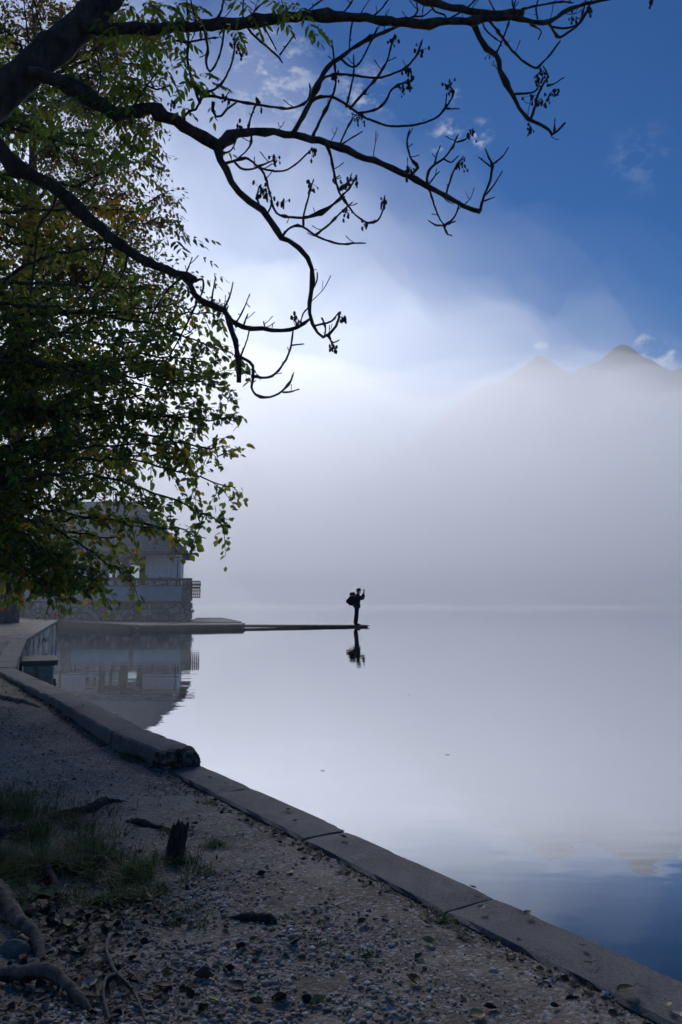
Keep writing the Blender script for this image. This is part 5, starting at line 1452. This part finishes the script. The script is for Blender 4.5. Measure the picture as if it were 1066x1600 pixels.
# fallen leaves
DEAD = {'yellow': (.30, .25, .09), 'brown': (.11, .065, .030), 'green': (.06, .09, .03), 'pale': (.42, .38, .27), 'dark': (.035, .024, .018), 'silver': (.33, .38, .36), 'orange': (.22, .09, .03)}
deadm = {k: noise_mat('dead_leaf_' + k, tuple(q * .7 for q in v), tuple(q * 1.2 for q in v), 30, .6, .3) for k, v in DEAD.items()}


def dead_leaf(p, size, colour, ang, curl, lab, group):
    size *= 0.78
    V, Fc = [], []
    n_ = 7
    for i in range(n_):
        t = i / (n_ - 1)
        w = .36 * math.sin(math.pi * min(1, t * .93 + .04)) ** .8
        for k, u in enumerate((-1, -.5, 0, .5, 1)):
            z = curl * (u * u * .9 * w + .5 * (t - .5) ** 2) + random.uniform(-.02, .02)
            V.append(((u * w) * size, (t - .5) * size, z * size + .004))
    for i in range(n_ - 1):
        for k in range(4):
            a = i * 5 + k
            Fc.append((a, a + 1, a + 6, a + 5))
    V2 = [(x, y, z - .0012) for x, y, z in V]
    Fc2 = [tuple(i + len(V) for i in f[::-1]) for f in Fc]
    o = mesh_obj('fallen_leaf', V + V2, Fc + Fc2, deadm[colour], None, True)
    o.location = p; o.rotation_euler = (random.uniform(-.25, .25), random.uniform(-.25, .25), ang)
    mb = MB(); mb.tube([(0, -.5 * size, .004 + curl * .12 * size), (random.uniform(-.1, .1) * size, -.72 * size, .012), (random.uniform(-.2, .2) * size, -.92 * size, .006)], [.0012, .001, .0008], 4)
    s_ = mesh_obj('stalk', mb.v, mb.f, deadm[colour], o)
    tag(o, lab, 'leaf', group)
    return o


KL = [(752, 1421, .052, 'pale', 'pale yellow three pointed leaf on the kerb beyond the joint'), (825, 1428, .05, 'dark', 'dark curled leaf on the kerb edge right of the joint'), (911, 1478, .040, 'brown', 'brown crumpled leaf in the middle of the kerb'), (1044, 1572, .045, 'yellow', 'yellowish leaf on the lightest kerb patch'),
      (978, 1548, .08, 'dark', 'long dark leaf near the inner edge of the kerb'), (812, 1471, .04, 'brown', 'brown leaf on the inner kerb edge'), (982 - 532 + 0, 1266, .045, 'dark', 'dark leaf on the third slab of the kerb'), (740, 1388, .03, 'brown', 'small brown leaf just before the kerb joint'), (537, 1309, .045, 'brown', 'leaf at the kerb slab corner'),
      (462, 1283, .03, 'dark', 'tiny dark leaf on the kerb past the first slab'), (328, 1212, .05, 'dark', 'dark leaf on the pale stained slab below the raised kerb'), (1060, 1588, .05, 'pale', 'pale leaf at the near end of the kerb')]
for k, (px, py, s_, c_, lab) in enumerate(KL):
    dead_leaf(G(px, py, NEAR_Z + .006), s_, c_, random.uniform(0, 6.28), random.uniform(.25, .7), lab, 'fallen leaves on the kerb')
for px, py, c_, lab in ((183, 1118, 'brown', 'small brown leaf on the middle of the raised kerb'), (205, 1128, 'pale', 'pale leaf on the raised kerb'), (253, 1152, 'dark', 'dark leaf on the end block of the raised kerb'), (130, 1103, 'dark', 'dark leaf far along the raised kerb')):
    dead_leaf(G(px, py, .42 if py < 1110 else .378), .05, c_, random.uniform(0, 6.28), .5, lab, 'fallen leaves on the raised kerb')
GL = [(110, 1450, .10, 'yellow', 'large yellow green leaf among the roots'), (92, 1460, .09, 'brown', 'reddish brown leaf under the bent root'), (125, 1488, .10, 'green', 'olive green leaf below the weed'), (140, 1545, .08, 'pale', 'pinkish pale leaf near the forked twig'), (185, 1565, .05, 'silver', 'pale green shiny leaf in the fork of the twig'),
      (183, 1391 + 0, .035, 'orange', 'small orange leaf on the grassy bank'), (185, 1432, .06, 'green', 'green leaf at the edge of the coarse gravel'), (255, 1545, .07, 'brown', 'brown leaf right of the forked twig'), (335, 1566, .055, 'yellow', 'yellow leaf lying in the near gravel'), (400, 1572, .06, 'green', 'folded green brown leaf near the front edge'),
      (497, 1570, .065, 'yellow', 'curled yellowish leaf at the near edge of the path'), (745, 1590, .07, 'yellow', 'yellow brown leaf by the near path edge'), (607, 1558, .045, 'silver', 'silvery leaf lying on the near path'), (612, 1585, .05, 'silver', 'pale blue green leaf at the path edge'), (645, 1537, .07, 'brown', 'brown leaf in the middle of the path'),
      (670, 1475, .06, 'yellow', 'leaf with a yellow end below the kerb joint'), (655, 1500, .05, 'green', 'dark green leaf on the path'), (566, 1445, .06, 'brown', 'brown leaf on the upper path'), (398, 1492, .05, 'orange', 'orange brown leaf in the middle of the gravel'), (300, 1495, .05, 'silver', 'narrow pale leaf on the coarse gravel'),
      (465, 1462, .05, 'pale', 'white torn leaf beside the path centre'), (452, 1365, .06, 'yellow', 'curled yellow leaf below the kerb'), (527, 1415, .035, 'pale', 'small pale leaf near the kerb foot'), (308, 1257, .045, 'yellow', 'yellow leaf on the far path'), (318, 1532, .08, 'brown', 'long brown leaf in the gravel'), (370, 1545, .07, 'dark', 'dark wet leaf in the gravel'), (440, 1560, .08, 'orange', 'rusty leaf near the front of the path'), (575, 1500, .05, 'green', 'green leaf beside a small grass tuft')]
for px, py, s_, c_, lab in GL:
    dead_leaf(gp(px, py, .004), s_, c_, random.uniform(0, 6.28), random.uniform(.25, .9), lab, 'fallen leaves on the path')
for k in range(46):              # the small dark scraps all over the path
    px, py = random.uniform(40, 880), random.uniform(1210, 1590)
    p = gp(px, py, .004)
    if np.interp(p.y, inner_y, inner_x) - p.x < .05:
        continue
    dead_leaf(p, random.uniform(.035, .065), random.choice(('dark', 'dark', 'brown')), random.uniform(0, 6.28), random.uniform(.3, 1), 'small dark shrivelled leaf lying flat on the gravel path', 'dark shrivelled leaves on the path')
# crumbled litter on the bank and along the kerb foot
n_ = 1500
r_ = np.random.default_rng(21)
yy = r_.uniform(2.0, 9, n_); vv_ = np.where(r_.random(n_) < .5, r_.uniform(0.005, .10, n_), r_.uniform(.3, 2.4, n_)); xx = np.interp(yy, inner_y, inner_x) - vv_
P = np.stack([xx, yy, zground(xx, yy) + .006], 1)
leaf_mesh('leaf_litter', P, np.stack([r_.normal(0, 1, n_), r_.normal(0, 1, n_), r_.normal(0, .15, n_)], 1), r_.uniform(.012, .034, n_), r_.random(n_), tone_mat('litter', [(0, (.014, .011, .008)), (.7, (.05, .035, .02)), (1, (.16, .13, .07))], .8), None, LEAF_V, r_.normal(0, .4, n_))
n_ = 900                        # damp leaf mat around the roots
c_ = np.array([tuple(gp(px, py)) for px, py in ((60, 1440), (110, 1470), (150, 1440), (120, 1510), (60, 1560), (200, 1560), (230, 1420))])
pk = r_.integers(0, len(c_), n_); xy_ = c_[pk, :2] + r_.normal(0, .11, (n_, 2))
leaf_mesh('leaf_litter', np.stack([xy_[:, 0], xy_[:, 1], zground(xy_[:, 0], xy_[:, 1]) + r_.uniform(.004, .02, n_)], 1), np.stack([r_.normal(0, 1, n_), r_.normal(0, 1, n_), r_.normal(0, .2, n_)], 1), r_.uniform(.012, .042, n_), r_.random(n_) ** 2.2, tone_mat('damp_litter', [(0, (.010, .009, .007)), (.6, (.035, .026, .016)), (1, (.10, .075, .03))], .7), None, LEAF_V, r_.normal(0, .5, n_))
# moss on the broken end of the raised kerb
n_ = 500
moss = tone_mat('moss', [(0, (.012, .016, .008)), (.6, (.028, .036, .014)), (1, (.10, .11, .08))], .9)
tt = r_.random(n_); pm0 = np.array(Ra) + np.outer(r_.random(n_) * .27, np.array(leftn(Ra, Rb)))
P = pm0 + np.stack([r_.normal(0, .006, n_), -.045 - np.abs(r_.normal(0, .02, n_)), -.012 - r_.random(n_) * .13], 1)
mo = leaf_mesh('moss', P, r_.normal(0, 1, (n_, 3)), r_.uniform(.006, .018, n_), tt, moss, None)
# the raised kerb ends in a broken, mossy lump
bm_ = __import__('bmesh').new()
__import__('bmesh').ops.create_cube(bm_, size=1)
__import__('bmesh').ops.subdivide_edges(bm_, edges=bm_.edges[:], cuts=11, use_grid_fill=True)
nlr = leftn(Ra, Rb); dlr = (Rb - Ra).normalized()
for v in bm_.verts:
    c = v.co.copy()
    rr_ = Vector((c.x, c.y, c.z * .9)).length
    c = c * (1 - .32 * max(0, rr_ - .52))
    u_, w_, z_ = c.x * .285, c.y * .15, c.z * .165
    p = Ra + nlr * (KW / 2 + u_ + .004) - dlr * (w_ + .012) + Vector((0, 0, -.090 + z_))
    q = np.array([p.x * 14 + p.z * 17]), np.array([p.y * 14 - p.z * 11])
    d_ = (float(fbm(q[0], q[1], 4)[0]) - .5) * .075 + (float(vnoise(q[0] * 5, q[1] * 5)[0]) - .5) * .014
    v.co = p + (Vector((p.x, p.y, p.z)) - (Ra + nlr * KW / 2 + Vector((0, 0, -.09)))).normalized() * d_
me = bpy.data.meshes.new('broken_end'); bm_.to_mesh(me); bm_.free()
be = bpy.data.objects.new('broken_end', me); C.objects.link(be); child(be, kerb)
me.materials.append(noise_mat('mossy_rubble', (.018, .019, .012), (.20, .20, .175), 26, .9, .8, 60, .01, lo=.44, hi=.66))
n_ = 5200
r_ = np.random.default_rng(31)
yy = r_.uniform(2.0, 10.4, n_); xx = np.interp(yy, inner_y, inner_x) - np.abs(r_.normal(0, .016, n_)) - .001
ok = fbm(xx * 4, yy * 4, 3) > .44
xx, yy = xx[ok], yy[ok]; k = len(xx)
leaf_mesh('moss', np.stack([xx, yy, zground(xx, yy) + r_.uniform(0, .010, k)], 1), r_.normal(0, 1, (k, 3)) + np.array([0, 0, .5]), r_.uniform(.003, .009, k), np.clip(r_.normal(.45, .25, k), 0, 1), moss, None)
for (px, py), lab in (((700, 1180), 'small dark leaf floating far out on the pale water'), ((640, 1086), 'tiny leaf floating on the lake beyond the jetty tip'), ((505, 1205), 'dark leaf floating on the lake just off the kerb')):
    o = dead_leaf(G(px, py, -.003), .04, 'dark', 1.0, .05, lab, 'leaves floating on the lake')
    o.rotation_euler = (0, 0, random.uniform(0, 6))
